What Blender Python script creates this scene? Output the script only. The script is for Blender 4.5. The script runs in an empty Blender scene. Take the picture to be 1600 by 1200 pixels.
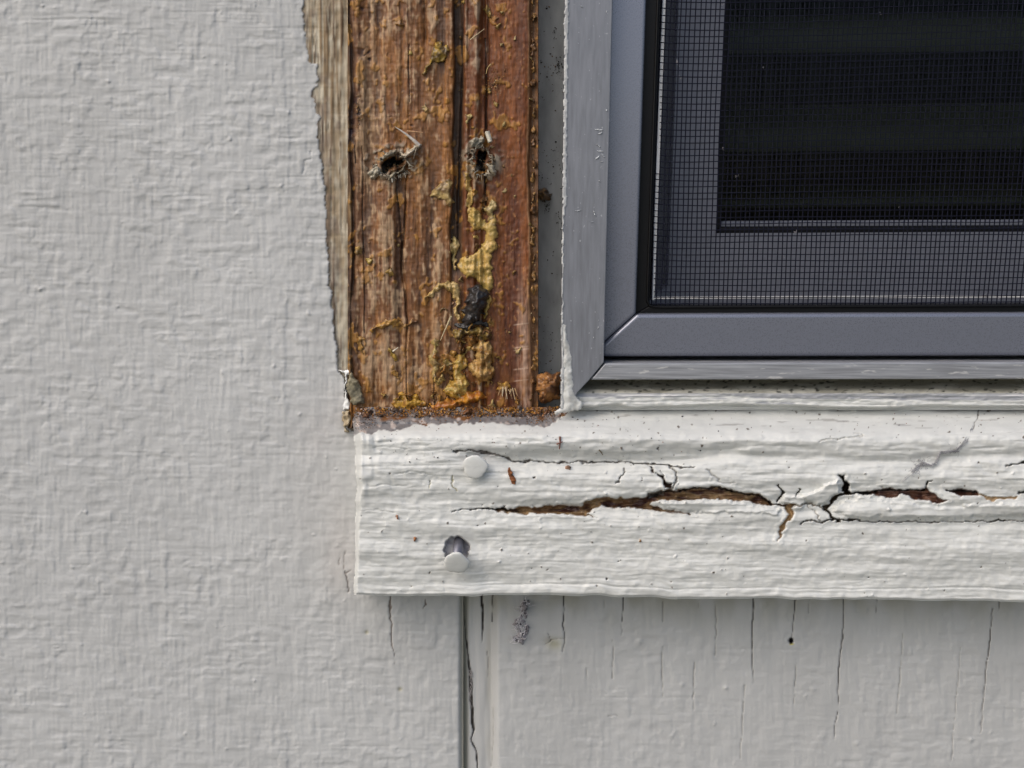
import bpy, bmesh, math, random
import numpy as np
from mathutils import Matrix, Vector
random.seed(7)
SC = bpy.context.scene
COL = SC.collection
MM = 0.001

# ------------------------------------------------------------------ camera
F = 1600.0                      # focal length in photo pixels (photo 1600 x 1200)
DIST = 285.0                    # camera to siding plane, mm
PITCH, YAW, ROLL = math.radians(8.4), math.radians(2.1), math.radians(0.25)
R3 = (Matrix.Rotation(YAW, 3, 'Z') @ Matrix.Rotation(math.pi/2 - PITCH, 3, 'X') @ Matrix.Rotation(ROLL, 3, 'Z'))
RN = np.array([list(r) for r in R3])
cam_d = bpy.data.cameras.new('camera')
cam_d.sensor_width = 36.0
cam_d.lens = 36.0 * F / 1600.0
cam_d.clip_start = 0.002
cam_d.clip_end = 500.0
cam = bpy.data.objects.new('camera', cam_d)
COL.objects.link(cam)
cam.matrix_world = Matrix.Translation((0, -DIST*MM, 0)) @ R3.to_4x4()
SC.camera = cam

# ------------------------------------------------------------------ light
SUN_EL, SUN_AZ = math.radians(44), math.radians(-48)     # azimuth from the wall normal, negative = from the left
w = bpy.data.worlds.new('World'); SC.world = w; w.use_nodes = True
nt = w.node_tree; nt.nodes.clear()
sky = nt.nodes.new('ShaderNodeTexSky'); sky.sky_type = 'NISHITA'; sky.sun_disc = False
sky.sun_elevation = SUN_EL
sd = Vector((math.sin(SUN_AZ)*math.cos(SUN_EL), -math.cos(SUN_AZ)*math.cos(SUN_EL), math.sin(SUN_EL)))
sky.sun_rotation = math.atan2(sd.x, sd.y)
sky.air_density = 1.0; sky.dust_density = 4.0; sky.ozone_density = 0.8
bg = nt.nodes.new('ShaderNodeBackground'); bg.inputs[1].default_value = 0.13
out = nt.nodes.new('ShaderNodeOutputWorld')
nt.links.new(sky.outputs[0], bg.inputs[0]); nt.links.new(bg.outputs[0], out.inputs[0])
sun_d = bpy.data.lights.new('sun', 'SUN'); sun_d.energy = 0.9; sun_d.angle = math.radians(60)
sun_d.color = (1.0, 0.975, 0.94)
sun = bpy.data.objects.new('sun', sun_d); COL.objects.link(sun)
sun.rotation_euler = sd.to_track_quat('Z', 'Y').to_euler()
SC.view_settings.view_transform = 'Standard'
SC.view_settings.look = 'None'
SC.view_settings.exposure = 0.36
SC.view_settings.gamma = 1.0
SC.view_settings.use_curve_mapping = False

# ------------------------------------------------------------------ helpers
def P(px, py, h):
    """photo pixel on the plane standing h millimetres proud of the siding -> world point in metres"""
    px, py, h = np.broadcast_arrays(np.asarray(px, float), np.asarray(py, float), np.asarray(h, float))
    d = np.stack([(px-800)/F, -(py-600)/F, -np.ones_like(px)], -1) @ RN.T
    t = (DIST - h) / d[..., 1]
    p = d * t[..., None]
    p[..., 1] -= DIST
    return p * MM

def link(name, me, parent=None, mat=None):
    o = bpy.data.objects.new(name, me); COL.objects.link(o)
    if parent: o.parent = parent
    if mat and not me.materials: me.materials.append(mat)
    return o

def tag(o, label=None, cat=None, group=None, kind=None):
    if label: o['label'] = label
    if cat: o['category'] = cat
    if group: o['group'] = group
    if kind: o['kind'] = kind
    return o

def thing(name, label, cat, group=None):
    o = bpy.data.objects.new(name, None); COL.objects.link(o)
    o.empty_display_size = 0.01
    return tag(o, label, cat, group)

def mesh_np(name, V, Fc, col=None, smooth=True):
    me = bpy.data.meshes.new(name)
    V = np.asarray(V, dtype=np.float32); Fc = np.asarray(Fc, dtype=np.int32)
    n = Fc.shape[1]
    me.vertices.add(len(V)); me.vertices.foreach_set('co', V.ravel())
    me.loops.add(Fc.size); me.loops.foreach_set('vertex_index', Fc.ravel())
    me.polygons.add(len(Fc)); me.polygons.foreach_set('loop_start', np.arange(0, Fc.size, n, dtype=np.int32))
    try: me.polygons.foreach_set('loop_total', np.full(len(Fc), n, dtype=np.int32))
    except Exception: pass
    me.polygons.foreach_set('use_smooth', np.full(len(Fc), smooth, dtype=bool))
    if col is not None:
        a = me.attributes.new('col', 'FLOAT_COLOR', 'POINT')
        c = np.ones((len(V), 4), np.float32); c[:, :3] = col
        a.data.foreach_set('color', c.ravel())
    me.update(); me.validate()
    return me

def pip(X, Y, poly):
    ins = np.zeros(X.shape, bool)
    n = len(poly)
    for i in range(n):
        x1, y1 = poly[i]; x2, y2 = poly[(i+1) % n]
        if y1 == y2: continue
        c = ((y1 > Y) != (y2 > Y)) & (X < (x2-x1)*(Y-y1)/(y2-y1) + x1)
        ins ^= c
    return ins

def line_dist(X, Y, pts, closed=False):
    """distance to polyline and the parameter (0..n-1) along it"""
    best = np.full(X.shape, 1e9); par = np.zeros(X.shape)
    m = len(pts) if closed else len(pts)-1
    for i in range(m):
        x1, y1 = pts[i][:2]; x2, y2 = pts[(i+1) % len(pts)][:2]
        dx, dy = x2-x1, y2-y1; L = dx*dx+dy*dy+1e-9
        t = np.clip(((X-x1)*dx+(Y-y1)*dy)/L, 0, 1)
        d = np.hypot(X-x1-t*dx, Y-y1-t*dy)
        u = d < best
        best = np.where(u, d, best); par = np.where(u, i+t, par)
    return best, par

def axis(lo, a, b, hi, step):
    """sample positions: fine between a and b, growing steps outwards to lo and hi"""
    mid = np.arange(a, b+step*.5, step)
    L = []; x = a; s = step
    while x > lo: s *= 1.35; x -= s; L.append(x)
    Rr = []; x = mid[-1]; s = step
    while x < hi: s *= 1.35; x += s; Rr.append(x)
    return np.array(L[::-1]+list(mid)+Rr)

def fnoise(shape, sx, sy, seed):
    """smooth gaussian noise, correlation sx, sy in samples, unit variance"""
    g = np.random.default_rng(seed).standard_normal(shape).astype(np.float32)
    ky = np.fft.fftfreq(shape[0])[:, None]; kx = np.fft.rfftfreq(shape[1])[None, :]
    f = np.fft.rfft2(g) * np.exp(-2*(math.pi**2)*((kx*sx)**2+(ky*sy)**2))
    r = np.fft.irfft2(f, s=shape); r -= r.mean(); r /= r.std()+1e-12
    return r

def blur(A, sx, sy):
    ky = np.fft.fftfreq(A.shape[0])[:, None]; kx = np.fft.rfftfreq(A.shape[1])[None, :]
    return np.fft.irfft2(np.fft.rfft2(A)*np.exp(-2*(math.pi**2)*((kx*sx)**2+(ky*sy)**2)), s=A.shape)

def smooth(e0, e1, x):
    t = np.clip((x-e0)/(e1-e0), 0, 1); return t*t*(3-2*t)

def mix(a, b, t):
    t = np.asarray(t)[..., None]; return np.asarray(a)*(1-t)+np.asarray(b)*t

class Surf:
    """relief surface: a lattice of photo positions, each with its height above the siding plane"""
    def __init__(s, xs, ys):
        s.xs, s.ys = xs, ys
        s.X, s.Y = np.meshgrid(xs, ys)
        s.H = np.zeros(s.X.shape); s.C = np.ones(s.X.shape+(3,))*.5
        s.step = np.min(np.diff(xs))
    def noise(s, sx, sy, seed): return fnoise(s.X.shape, sx/s.step, sy/s.step, seed)
    def at(s, px, py):
        i = np.clip(np.searchsorted(s.ys, py), 0, len(s.ys)-1); j = np.clip(np.searchsorted(s.xs, px), 0, len(s.xs)-1)
        return s.H[i, j]
    def box(s, pts, pad):
        a = np.array([p[:2] for p in pts])
        i0, i1 = np.searchsorted(s.ys, [a[:, 1].min()-pad, a[:, 1].max()+pad])
        j0, j1 = np.searchsorted(s.xs, [a[:, 0].min()-pad, a[:, 0].max()+pad])
        return slice(i0, max(i1, i0+1)), slice(j0, max(j1, j0+1))
    def crack(s, pts, depth, col=None, jit=None, lip=0.0):
        """pts: (x, y, full width px)"""
        b = s.box(pts, 14); X, Y = s.X[b], s.Y[b]
        if X.size == 0: return
        if jit is not None: X = X+jit[0][b]; Y = Y+jit[1][b]
        d, t = line_dist(X, Y, pts)
        wd = np.interp(t, np.arange(len(pts)), [p[2] for p in pts])/2
        m = 1-smooth(wd*.55, wd*1.0+.75, d)
        m = m*np.clip(wd/0.7, 0, 1)
        s.H[b] -= depth*m
        if lip: s.H[b] += lip*np.exp(-((d-wd-3)/3.0)**2)
        if col is not None: s.C[b] = mix(s.C[b], col, np.clip(m*1.25, 0, 1))
    def hole(s, poly, depth, colf=None, jit=None, soft=1.2, lip=0.0):
        b = s.box(poly, 14); X, Y = s.X[b], s.Y[b]
        if X.size == 0: return
        if jit is not None: X = X+jit[0][b]; Y = Y+jit[1][b]
        ins = pip(X, Y, poly); d, _ = line_dist(X, Y, poly, True)
        sd_ = np.where(ins, d, -d)
        m = smooth(-.4, soft, sd_)
        s.H[b] -= depth*m*(0.55+0.45*smooth(0, 6, sd_))
        if lip: s.H[b] += lip*np.exp(-((sd_+3.5)/3.0)**2)*(sd_ < 0)
        if colf is not None: s.C[b] = mix(s.C[b], colf[b] if isinstance(colf, np.ndarray) and colf.ndim == 3 else colf, np.clip(m*1.6, 0, 1))
    def mesh(s, name, keep=None, skirt=None):
        """skirt: dict side -> height that the outline is carried back to"""
        V = P(s.X, s.Y, s.H); C = s.C
        ny, nx = s.X.shape
        idx = np.arange(ny*nx).reshape(ny, nx)
        Fq = np.stack([idx[1:, :-1], idx[1:, 1:], idx[:-1, 1:], idx[:-1, :-1]], -1)
        if keep is not None:
            k = keep[1:, :-1] & keep[1:, 1:] & keep[:-1, 1:] & keep[:-1, :-1]
            Fq = Fq[k]
        Fq = Fq.reshape(-1, 4); V = V.reshape(-1, 3); C = C.reshape(-1, 3)
        if skirt:
            for side, hb in skirt.items():
                line = {'bottom': idx[-1, :], 'top': idx[0, ::-1], 'left': idx[:, 0], 'right': idx[::-1, -1]}[side]
                prev = line
                h0 = -V[line, 1]/MM
                for q in (0.0, .03, .12, .4, 1.0) if side in ('left', 'bottom') else (1.0,):
                    if q == 0: continue
                    nv = V[line].copy(); nv[:, 1] = -((h0*(1-q)+hb*q)*MM)
                    new = np.arange(len(line))+len(V)
                    V = np.concatenate([V, nv]); C = np.concatenate([C, C[line]])
                    fq = np.stack([prev[1:], prev[:-1], new[:-1], new[1:]], -1)
                    if side in ('left',): fq = fq
                    Fq = np.concatenate([Fq, fq[:, ::-1]])
                    prev = new
        used = np.zeros(len(V), bool); used[Fq.ravel()] = True
        rm = np.cumsum(used)-1
        return mesh_np(name, V[used], rm[Fq], C[used])

# ------------------------------------------------------------------ materials
def mat(name, base=None, rough=.6, metal=0., spec=.5, var=(.9, 1.1), vscale=(900, 900, 900), bump=None, coat=0., sub=None, detail=6, bright_spots=None):
    """base None: albedo is read from the mesh's own colour attribute; var: multiplied by a noise between these values
       bump: (scale xyz, distance metres, strength)"""
    m = bpy.data.materials.new(name); m.use_nodes = True
    n = m.node_tree.nodes; l = m.node_tree.links
    b = n['Principled BSDF']
    b.inputs['Roughness'].default_value = rough; b.inputs['Metallic'].default_value = metal
    b.inputs['Specular IOR Level'].default_value = spec
    if coat: b.inputs['Coat Weight'].default_value = coat; b.inputs['Coat Roughness'].default_value = .15
    tc = n.new('ShaderNodeTexCoord')
    mp = n.new('ShaderNodeMapping'); mp.inputs['Scale'].default_value = vscale
    l.new(tc.outputs['Object'], mp.inputs[0])
    nz = n.new('ShaderNodeTexNoise'); nz.inputs['Scale'].default_value = 1; nz.inputs['Detail'].default_value = detail
    l.new(mp.outputs[0], nz.inputs['Vector'])
    mr = n.new('ShaderNodeMapRange'); mr.inputs[1].default_value = .3; mr.inputs[2].default_value = .7
    mr.inputs[3].default_value = var[0]; mr.inputs[4].default_value = var[1]
    l.new(nz.outputs['Fac'], mr.inputs[0])
    vm = n.new('ShaderNodeVectorMath'); vm.operation = 'SCALE'
    if base is None:
        at = n.new('ShaderNodeAttribute'); at.attribute_name = 'col'; l.new(at.outputs['Color'], vm.inputs[0])
    else:
        vm.inputs[0].default_value = base
    l.new(mr.outputs[0], vm.inputs['Scale'])
    src = vm.outputs[0]
    if bright_spots:
        sc, th, colr = bright_spots
        n2 = n.new('ShaderNodeTexNoise'); n2.inputs['Scale'].default_value = 1; n2.inputs['Detail'].default_value = 5
        mp3 = n.new('ShaderNodeMapping'); mp3.inputs['Scale'].default_value = sc; l.new(tc.outputs['Object'], mp3.inputs[0]); l.new(mp3.outputs[0], n2.inputs['Vector'])
        r2 = n.new('ShaderNodeMapRange'); r2.inputs[1].default_value = th; r2.inputs[2].default_value = th+.06; l.new(n2.outputs['Fac'], r2.inputs[0])
        mx = n.new('ShaderNodeMix'); mx.data_type = 'RGBA'; l.new(r2.outputs[0], mx.inputs[0]); l.new(src, mx.inputs[6]); mx.inputs[7].default_value = (*colr, 1)
        src = mx.outputs[2]
    l.new(src, b.inputs['Base Color'])
    rr = n.new('ShaderNodeMapRange'); rr.inputs[1].default_value = .3; rr.inputs[2].default_value = .7
    rr.inputs[3].default_value = max(0, rough-.08); rr.inputs[4].default_value = min(1, rough+.08)
    l.new(nz.outputs['Fac'], rr.inputs[0]); l.new(rr.outputs[0], b.inputs['Roughness'])
    if bump:
        mp2 = n.new('ShaderNodeMapping'); mp2.inputs['Scale'].default_value = bump[0]; l.new(tc.outputs['Object'], mp2.inputs[0])
        nb = n.new('ShaderNodeTexNoise'); nb.inputs['Scale'].default_value = 1; nb.inputs['Detail'].default_value = 8; nb.inputs['Roughness'].default_value = .6
        l.new(mp2.outputs[0], nb.inputs['Vector'])
        bp = n.new('ShaderNodeBump'); bp.inputs['Distance'].default_value = bump[1]; bp.inputs['Strength'].default_value = bump[2]
        l.new(nb.outputs['Fac'], bp.inputs['Height']); l.new(bp.outputs[0], b.inputs['Normal'])
    return m

M = {}
M['siding'] = mat('siding_paint', None, .62, var=(.965, 1.03), vscale=(60, 60, 60), bump=((900, 900, 900), .00008, .5), spec=.3)
M['trim'] = mat('trim_paint', None, .42, var=(.97, 1.03), vscale=(120, 120, 120), bump=((500, 500, 1100), .00009, .55), spec=.4)
M['wood'] = mat('weathered_wood', None, .6, var=(.7, 1.3), vscale=(2400, 2400, 380), bump=((2600, 2600, 300), .00014, .6), spec=.5)
M['glue'] = mat('old_adhesive', None, .34, var=(.7, 1.25), vscale=(1100, 1100, 1100), bump=((1300, 1300, 1300), .0002, .8), spec=.5)
M['crumb'] = mat('crumb_dirt', None, .7, var=(.7, 1.25), vscale=(1500, 1500, 1500))
M['alu'] = mat('grey_aluminium', (.195, .208, .255), .30, metal=.5, spec=.5, coat=.4, var=(.97, 1.03), vscale=(3500, 3500, 3500), bump=((6000, 6000, 6000), .00001, .4), bright_spots=((500, 500, 700), .755, (.33, .34, .37)))
M['alu_worn'] = mat('worn_grey_aluminium', (.20, .21, .235), .40, metal=.3, spec=.5, var=(.88, 1.14), vscale=(1500, 1500, 140), bump=((3000, 3000, 300), .00002, .4), bright_spots=((1100, 1100, 800), .665, (.38, .39, .42)))
M['alu_worn_h'] = mat('worn_grey_sill_rail', (.27, .28, .30), .42, metal=.25, spec=.5, var=(.75, 1.35), vscale=(70, 1800, 1800), bump=((300, 3000, 3000), .00002, .4), bright_spots=((200, 900, 900), .62, (.5, .5, .5)))
M['sash'] = mat('sash_aluminium', (.175, .184, .220), .45, metal=.2, var=(.9, 1.1), vscale=(700, 700, 700))
M['rubber'] = mat('black_rubber', (.004, .004, .0045), .45, spec=.22)
M['wire'] = mat('screen_wire', (.009, .010, .020), .5, spec=.1, var=(.7, 1.3))
M['frame_edge'] = mat('frame_edge_reflection', (.8, .8, .8), .4)
M['fin'] = mat('grey_fin_metal', (.38, .385, .37), .55, metal=.0, var=(.75, 1.2), vscale=(300, 300, 120), bump=((900, 900, 900), .00005, .5))
M['dark'] = mat('dark_interior', (.008, .008, .008), .8)
M['blind'] = mat('blind_slat', (.022, .023, .017), .6, var=(.9, 1.1), vscale=(40, 40, 40))
M['nail'] = mat('galvanised_nail', (.17, .17, .20), .4, metal=.6)
M['tar'] = mat('black_tar', (.018, .016, .017), .35, spec=.6, bump=((700, 700, 700), .0005, .8), bright_spots=((900, 900, 900), .64, (.10, .07, .05)))
M['web'] = mat('dusty_web', (.42, .40, .42), .8, var=(.6, 1.3))
M['ground'] = mat('ground_soil', (.16, .16, .13), .9, vscale=(8, 8, 8), var=(.7, 1.2))
gm = bpy.data.materials.new('window_glass'); gm.use_nodes = True
n_ = gm.node_tree.nodes; n_.clear(); l_ = gm.node_tree.links
go = n_.new('ShaderNodeOutputMaterial'); mxs = n_.new('ShaderNodeMixShader'); tr = n_.new('ShaderNodeBsdfTransparent'); gl = n_.new('ShaderNodeBsdfGlossy'); fr = n_.new('ShaderNodeFresnel')
fr.inputs[0].default_value = 1.2; gl.inputs['Roughness'].default_value = .02; tr.inputs[0].default_value = (.8, .84, .8, 1)
l_.new(fr.outputs[0], mxs.inputs[0]); l_.new(tr.outputs[0], mxs.inputs[1]); l_.new(gl.outputs[0], mxs.inputs[2]); l_.new(mxs.outputs[0], go.inputs[0])
M['glass'] = gm

PAINT_W = (.462, .469, .466)        # siding paint
PAINT_T = (.59, .60, .58)      # trim paint

# ------------------------------------------------------------------ small builders
def prism(name, poly, h1, h0, m, parent=None, bevel=.25, extra=None):
    """outline poly given on the plane h1, extruded straight back to h0"""
    bm = bmesh.new()
    f = P([p[0] for p in poly], [p[1] for p in poly], h1)
    fv = [bm.verts.new(v) for v in f]
    bv = [bm.verts.new((v[0], -h0*MM, v[2])) for v in f]
    n = len(poly)
    bm.faces.new(fv); bm.faces.new(bv[::-1])
    for i in range(n): bm.faces.new((fv[(i+1) % n], fv[i], bv[i], bv[(i+1) % n]))
    bmesh.ops.recalc_face_normals(bm, faces=bm.faces)
    if bevel:
        bmesh.ops.bevel(bm, geom=[e for e in bm.edges], offset=bevel*MM, segments=5, affect='EDGES', profile=.5)
    for fc in bm.faces: fc.smooth = False
    me = bpy.data.meshes.new(name); bm.to_mesh(me); bm.free()
    if bevel:
        for p in me.polygons: p.use_smooth = p.area < 1e-5*.0 + 1e-9
    return link(name, me, parent, m)

def patch(name, poly, h0, thick, m, parent=None, col=(.5, .35, .12), col2=None, step=1.25, ragged=1.5, lump=.28, r=3.0, seed=0, white=0.):
    """irregular lump on a surface; poly is its outline, h0 a height or a Surf it lies on"""
    a = np.array(poly, float)
    xs = np.arange(a[:, 0].min()-3, a[:, 0].max()+3, step); ys = np.arange(a[:, 1].min()-3, a[:, 1].max()+3, step)
    X, Y = np.meshgrid(xs, ys); sh = X.shape
    if min(sh) < 3: return None
    Xd = X+ragged*fnoise(sh, 2.2/step, 2.2/step, seed+11); Yd = Y+ragged*fnoise(sh, 2.2/step, 2.2/step, seed+12)
    ins = pip(Xd, Yd, poly)
    if ins.sum() < 6: ins = pip(X, Y, poly)
    d, _ = line_dist(Xd, Yd, poly, True)
    base = h0.at(X.ravel(), Y.ravel()).reshape(sh) if isinstance(h0, Surf) else np.full(sh, float(h0))
    prof = thick*(1-np.exp(-d/r))*(1+lump*fnoise(sh, 6/step, 6/step, seed+3)+lump*.35*fnoise(sh, 1.6/step, 1.6/step, seed+4))
    er = ins.copy()
    er[1:] &= ins[:-1]; er[:-1] &= ins[1:]; er[:, 1:] &= ins[:, :-1]; er[:, :-1] &= ins[:, 1:]
    H = np.where(er, base+.12+np.clip(prof, 0, None), base-.35)
    k = np.clip(.5+.32*fnoise(sh, 3/step, 3/step, seed+5)+.25*fnoise(sh, 1.2/step, 1.2/step, seed+6), 0, 1)
    c2 = col2 if col2 is not None else tuple(.45*c for c in col)
    C = mix(np.array(c2), np.array(col), k)
    V = P(X, Y, H); idx = np.arange(X.size).reshape(sh)
    Fq = np.stack([idx[1:, :-1], idx[1:, 1:], idx[:-1, 1:], idx[:-1, :-1]], -1)
    kk = ins[1:, :-1] & ins[1:, 1:] & ins[:-1, 1:] & ins[:-1, :-1]
    Fq = Fq[kk].reshape(-1, 4)
    if len(Fq) == 0: return None
    V = V.reshape(-1, 3); C = C.reshape(-1, 3)
    used = np.zeros(len(V), bool); used[Fq.ravel()] = True; rm = np.cumsum(used)-1
    return link(name, mesh_np(name, V[used], rm[Fq], C[used]), parent, m)

def blob_poly(cx, cy, rx, ry, ang=0, n=14, rough=.18, seed=0):
    rg = random.Random(seed); o = []
    for i in range(n):
        t = 2*math.pi*i/n; k = 1+rg.uniform(-rough, rough)
        x, y = rx*k*math.cos(t), ry*k*math.sin(t)
        o.append((cx+x*math.cos(ang)-y*math.sin(ang), cy+x*math.sin(ang)+y*math.cos(ang)))
    return o

def strands(name, lst, m, parent=None, col=(.5, .5, .5), tag_=None):
    """lst: [(points [(x, y, h)...], radius px at root, radius px at tip)]; thin tapered threads, one mesh"""
    V, Fc, C = [], [], []
    for pts, r0, r1, *cc in lst:
        c = cc[0] if cc else col
        n = len(pts); base = len(V)
        W = P([p[0] for p in pts], [p[1] for p in pts], [p[2] for p in pts])
        for i in range(n):
            a = W[max(i-1, 0)]; b = W[min(i+1, n-1)]; d = b-a; d /= np.linalg.norm(d)+1e-12
            u = np.cross(d, (0, 1, 0.01)); u /= np.linalg.norm(u)+1e-12; v = np.cross(d, u)
            r = (r0+(r1-r0)*i/(n-1))*.172*MM
            for k in range(4):
                t = k*math.pi/2+.4
                V.append(W[i]+r*(math.cos(t)*u+math.sin(t)*v)); C.append(c)
            if i:
                for k in range(4):
                    p = base+(i-1)*4; q = p+4
                    Fc.append((p+k, p+(k+1) % 4, q+(k+1) % 4, q+k))
    return link(name, mesh_np(name, V, Fc, np.array(C)), parent, m)

def crumbs(name, items, m, parent=None):
    """items: (px, py, h, size px, colour); small broken grains"""
    rg = np.random.default_rng(5)
    oct_ = np.array([(1, 0, 0), (-1, 0, 0), (0, 1, 0), (0, -1, 0), (0, 0, 1), (0, 0, -1)], float)
    of = np.array([(0, 2, 4), (2, 1, 4), (1, 3, 4), (3, 0, 4), (2, 0, 5), (1, 2, 5), (3, 1, 5), (0, 3, 5)])
    N = len(items)
    pos = P([i[0] for i in items], [i[1] for i in items], [i[2] for i in items])
    V = np.zeros((N, 6, 3)); C = np.zeros((N, 6, 3))
    for k, it in enumerate(items):
        q = np.linalg.qr(rg.standard_normal((3, 3)))[0]
        s = it[3]*.172*MM*rg.uniform(.35, 1.0, (6, 1))
        sc = np.array([rg.uniform(.5, 1.5), rg.uniform(.5, 1.1), rg.uniform(.5, 1.1)])
        V[k] = pos[k]+((oct_*sc) @ q)*s; C[k] = np.array(it[4])*rg.uniform(.7, 1.25)
    Fc = (of[None]+6*np.arange(N)[:, None, None]).reshape(-1, 3)
    return link(name, mesh_np(name, V.reshape(-1, 3), Fc, C.reshape(-1, 3), smooth=False), parent, m)

Z1 = lambda L: [(440+x/3.3333, y/3.3333) for x, y in L]
Z2 = lambda L: [(440+x/3.3333, 330+y/3.3333) for x, y in L]

# ================================================================== SETTING
gb = mesh_np('ground', [(-40, -60, -1.25), (40, -60, -1.25), (40, 20, -1.25), (-40, 20, -1.25)], [(0, 1, 2, 3)], smooth=False)
ground = tag(link('ground', gb, None, M['ground']), kind='structure')

# dark room behind the window
x0, x1, z0, z1, y0, y1 = -.02, .60, -.25, .45, .03, 1.2
bm = bmesh.new()
vs = [bm.verts.new(c) for c in ((x0, y0, z0), (x1, y0, z0), (x1, y0, z1), (x0, y0, z1), (x0-.5, y1, z0-.5), (x1+.5, y1, z0-.5), (x1+.5, y1, z1+.5), (x0-.5, y1, z1+.5))]
for f in ((4, 5, 6, 7), (0, 1, 5, 4), (1, 2, 6, 5), (2, 3, 7, 6), (3, 0, 4, 7)): bm.faces.new([vs[i] for i in f])
me = bpy.data.meshes.new('interior_room'); bm.to_mesh(me); bm.free()
tag(link('interior_room', me, None, M['dark']), kind='structure')

# ================================================================== SIDING WALL
wall = thing('siding_wall', 'light grey painted house wall of rough wood siding behind the window trim', 'wall')

def siding_relief(S, dens, seed, vert=.5):
    """thick paint over a rough-sawn board: short raised patches with square edges, fine vertical grain, blobs"""
    ny, nx = S.X.shape; rg = np.random.default_rng(seed); A = np.zeros((ny, nx))
    for _ in range(int(dens*nx*ny)):
        if rg.random() < vert: wI = int(rg.uniform(3, 10)); hI = int(rg.uniform(5, 22))
        else: wI = int(rg.uniform(7, 36)); hI = int(rg.uniform(3, 10))
        i = rg.integers(-5, ny-1); j = rg.integers(-5, nx-1)
        A[max(i, 0):i+hI, max(j, 0):j+wI] += rg.choice([-1, 1])*rg.uniform(.3, 1)
    A -= blur(A, 9, 7); A = np.tanh(A/A.std()*.8)
    patchy = .5+.5*smooth(-.8, .9, fnoise((ny, nx), 13, 11, seed+77))
    dx = (.9*fnoise((ny, nx), 2.0, 2.0, seed+1)+3.0*fnoise((ny, nx), 20, 45, seed+8)).round().astype(int)
    dy = (.8*fnoise((ny, nx), 2.0, 2.0, seed+2)+2.6*fnoise((ny, nx), 60, 24, seed+9)).round().astype(int)
    ii, jj = np.indices((ny, nx)); A = A[np.clip(ii+dy, 0, ny-1), np.clip(jj+dx, 0, nx-1)]
    A = .75*blur(A, .7, .7)+.45*blur(A, 2.4, 2.2)
    A *= .165*patchy
    A += .024*fnoise((ny, nx), 7, .85, seed+21)*patchy+.022*fnoise((ny, nx), .85, 6, seed+22)*(1.3-patchy)+.03*fnoise((ny, nx), 3.2, 2.4, seed+23)*fnoise((ny, nx), 12, 12, seed+24).clip(0, 2)
    cz = fnoise((ny, nx), 22, .9, seed+3); A -= .05*np.clip(cz-1.0, 0, 2)*patchy
    A += .014*fnoise((ny, nx), .9, 8, seed+4) + .018*fnoise((ny, nx), 2.2, 2.2, seed+5)+.05*fnoise((ny, nx), 9, 9, seed+6)+.022*fnoise((ny, nx), 1.6, 12, seed+14)
    g = np.clip(fnoise((ny, nx), 1.9, 1.9, seed+7)-2.7, 0, 1.2); A += .28*g
    return A

def jitter(S, amp, sx, sy, seed): return (amp*S.noise(sx, sy, seed), amp*S.noise(sx, sy, seed+1))

# left panel, with the strip of bare siding where paint tore away
A = Surf(axis(-1500, -140, 722, 723, 1.55), axis(-1500, -140, 1300, 2400, 1.55))
A.H = siding_relief(A, .010, 10)
A.H += .25*A.noise(200, 200, 3)
A.C[:] = PAINT_W
A.C *= (1+.02*A.noise(60, 90, 31)+.012*A.noise(7, 60, 32))[..., None]
A.C = mix(A.C, (.46, .435, .42), .5*np.exp(-((A.X-535)/55)**2)*smooth(560, 680, A.Y)*(1-smooth(880, 1000, A.Y))*smooth(-1.5, 1, A.noise(20, 30, 33)))
edge_pts = [(-400, 470), (0, 475), (20, 474), (50, 476), (75, 480), (98, 482), (100, 494), (135, 496), (142, 488), (152, 488), (156, 493), (175, 494), (182, 498), (192, 494), (215, 495), (235, 501), (270, 503), (300, 507), (330, 508), (370, 510), (400, 512), (430, 514), (470, 518), (500, 520), (530, 524), (560, 527), (575, 528), (590, 538), (650, 541), (672, 549), (690, 600)]
ex = np.interp(A.Y, [p[0] for p in edge_pts], [p[1] for p in edge_pts])
ex += 1.0*A.noise(3, 4, 41)+.8*A.noise(1.2, 1.8, 42)
bare = smooth(-.6, .6, A.X-ex)*(A.Y < 700)
g1 = A.noise(1.1, 45, 43); g2 = A.noise(3.5, 90, 44); g3 = A.noise(5, 5, 45); g4 = A.noise(14, 60, 46)
g0 = A.noise(.8, 16, 47); gm_ = A.noise(2.4, 5, 48)
wc = mix((.30, .235, .155), (.50, .45, .35), smooth(-1, 1.2, .6*g4+.5*gm_+.5*g0))
wc = mix(wc, (.19, .12, .055), smooth(.1, 1.5, g1+.45*g2+.3*g0)*.85)
wc = mix(wc, (.11, .07, .04), smooth(.9, 1.7, g0+.3*gm_)*.9)
wc = mix(wc, (.17, .125, .10), smooth(.1, 1.6, g3+.3*g2-(A.X-ex-16)/18)*.5*(A.X < 540))
wc = mix(wc, (.25, .13, .035), smooth(530, 546, A.X)*smooth(-.6, 1.3, g2)*.75)
near = np.exp(-np.clip(A.X-ex, 0, 99)/3.5)
wc = mix(wc, (.17, .15, .125), near*.55)
A.C = mix(A.C, wc, bare)
A.H = np.where(bare > .5, A.H*.55-.38+.09*g1+.07*g2+.05*g3+.05*g0+.05*gm_, A.H) + np.exp(-((A.X-ex+4)/4)**2)*.10*(A.Y < 640)
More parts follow.
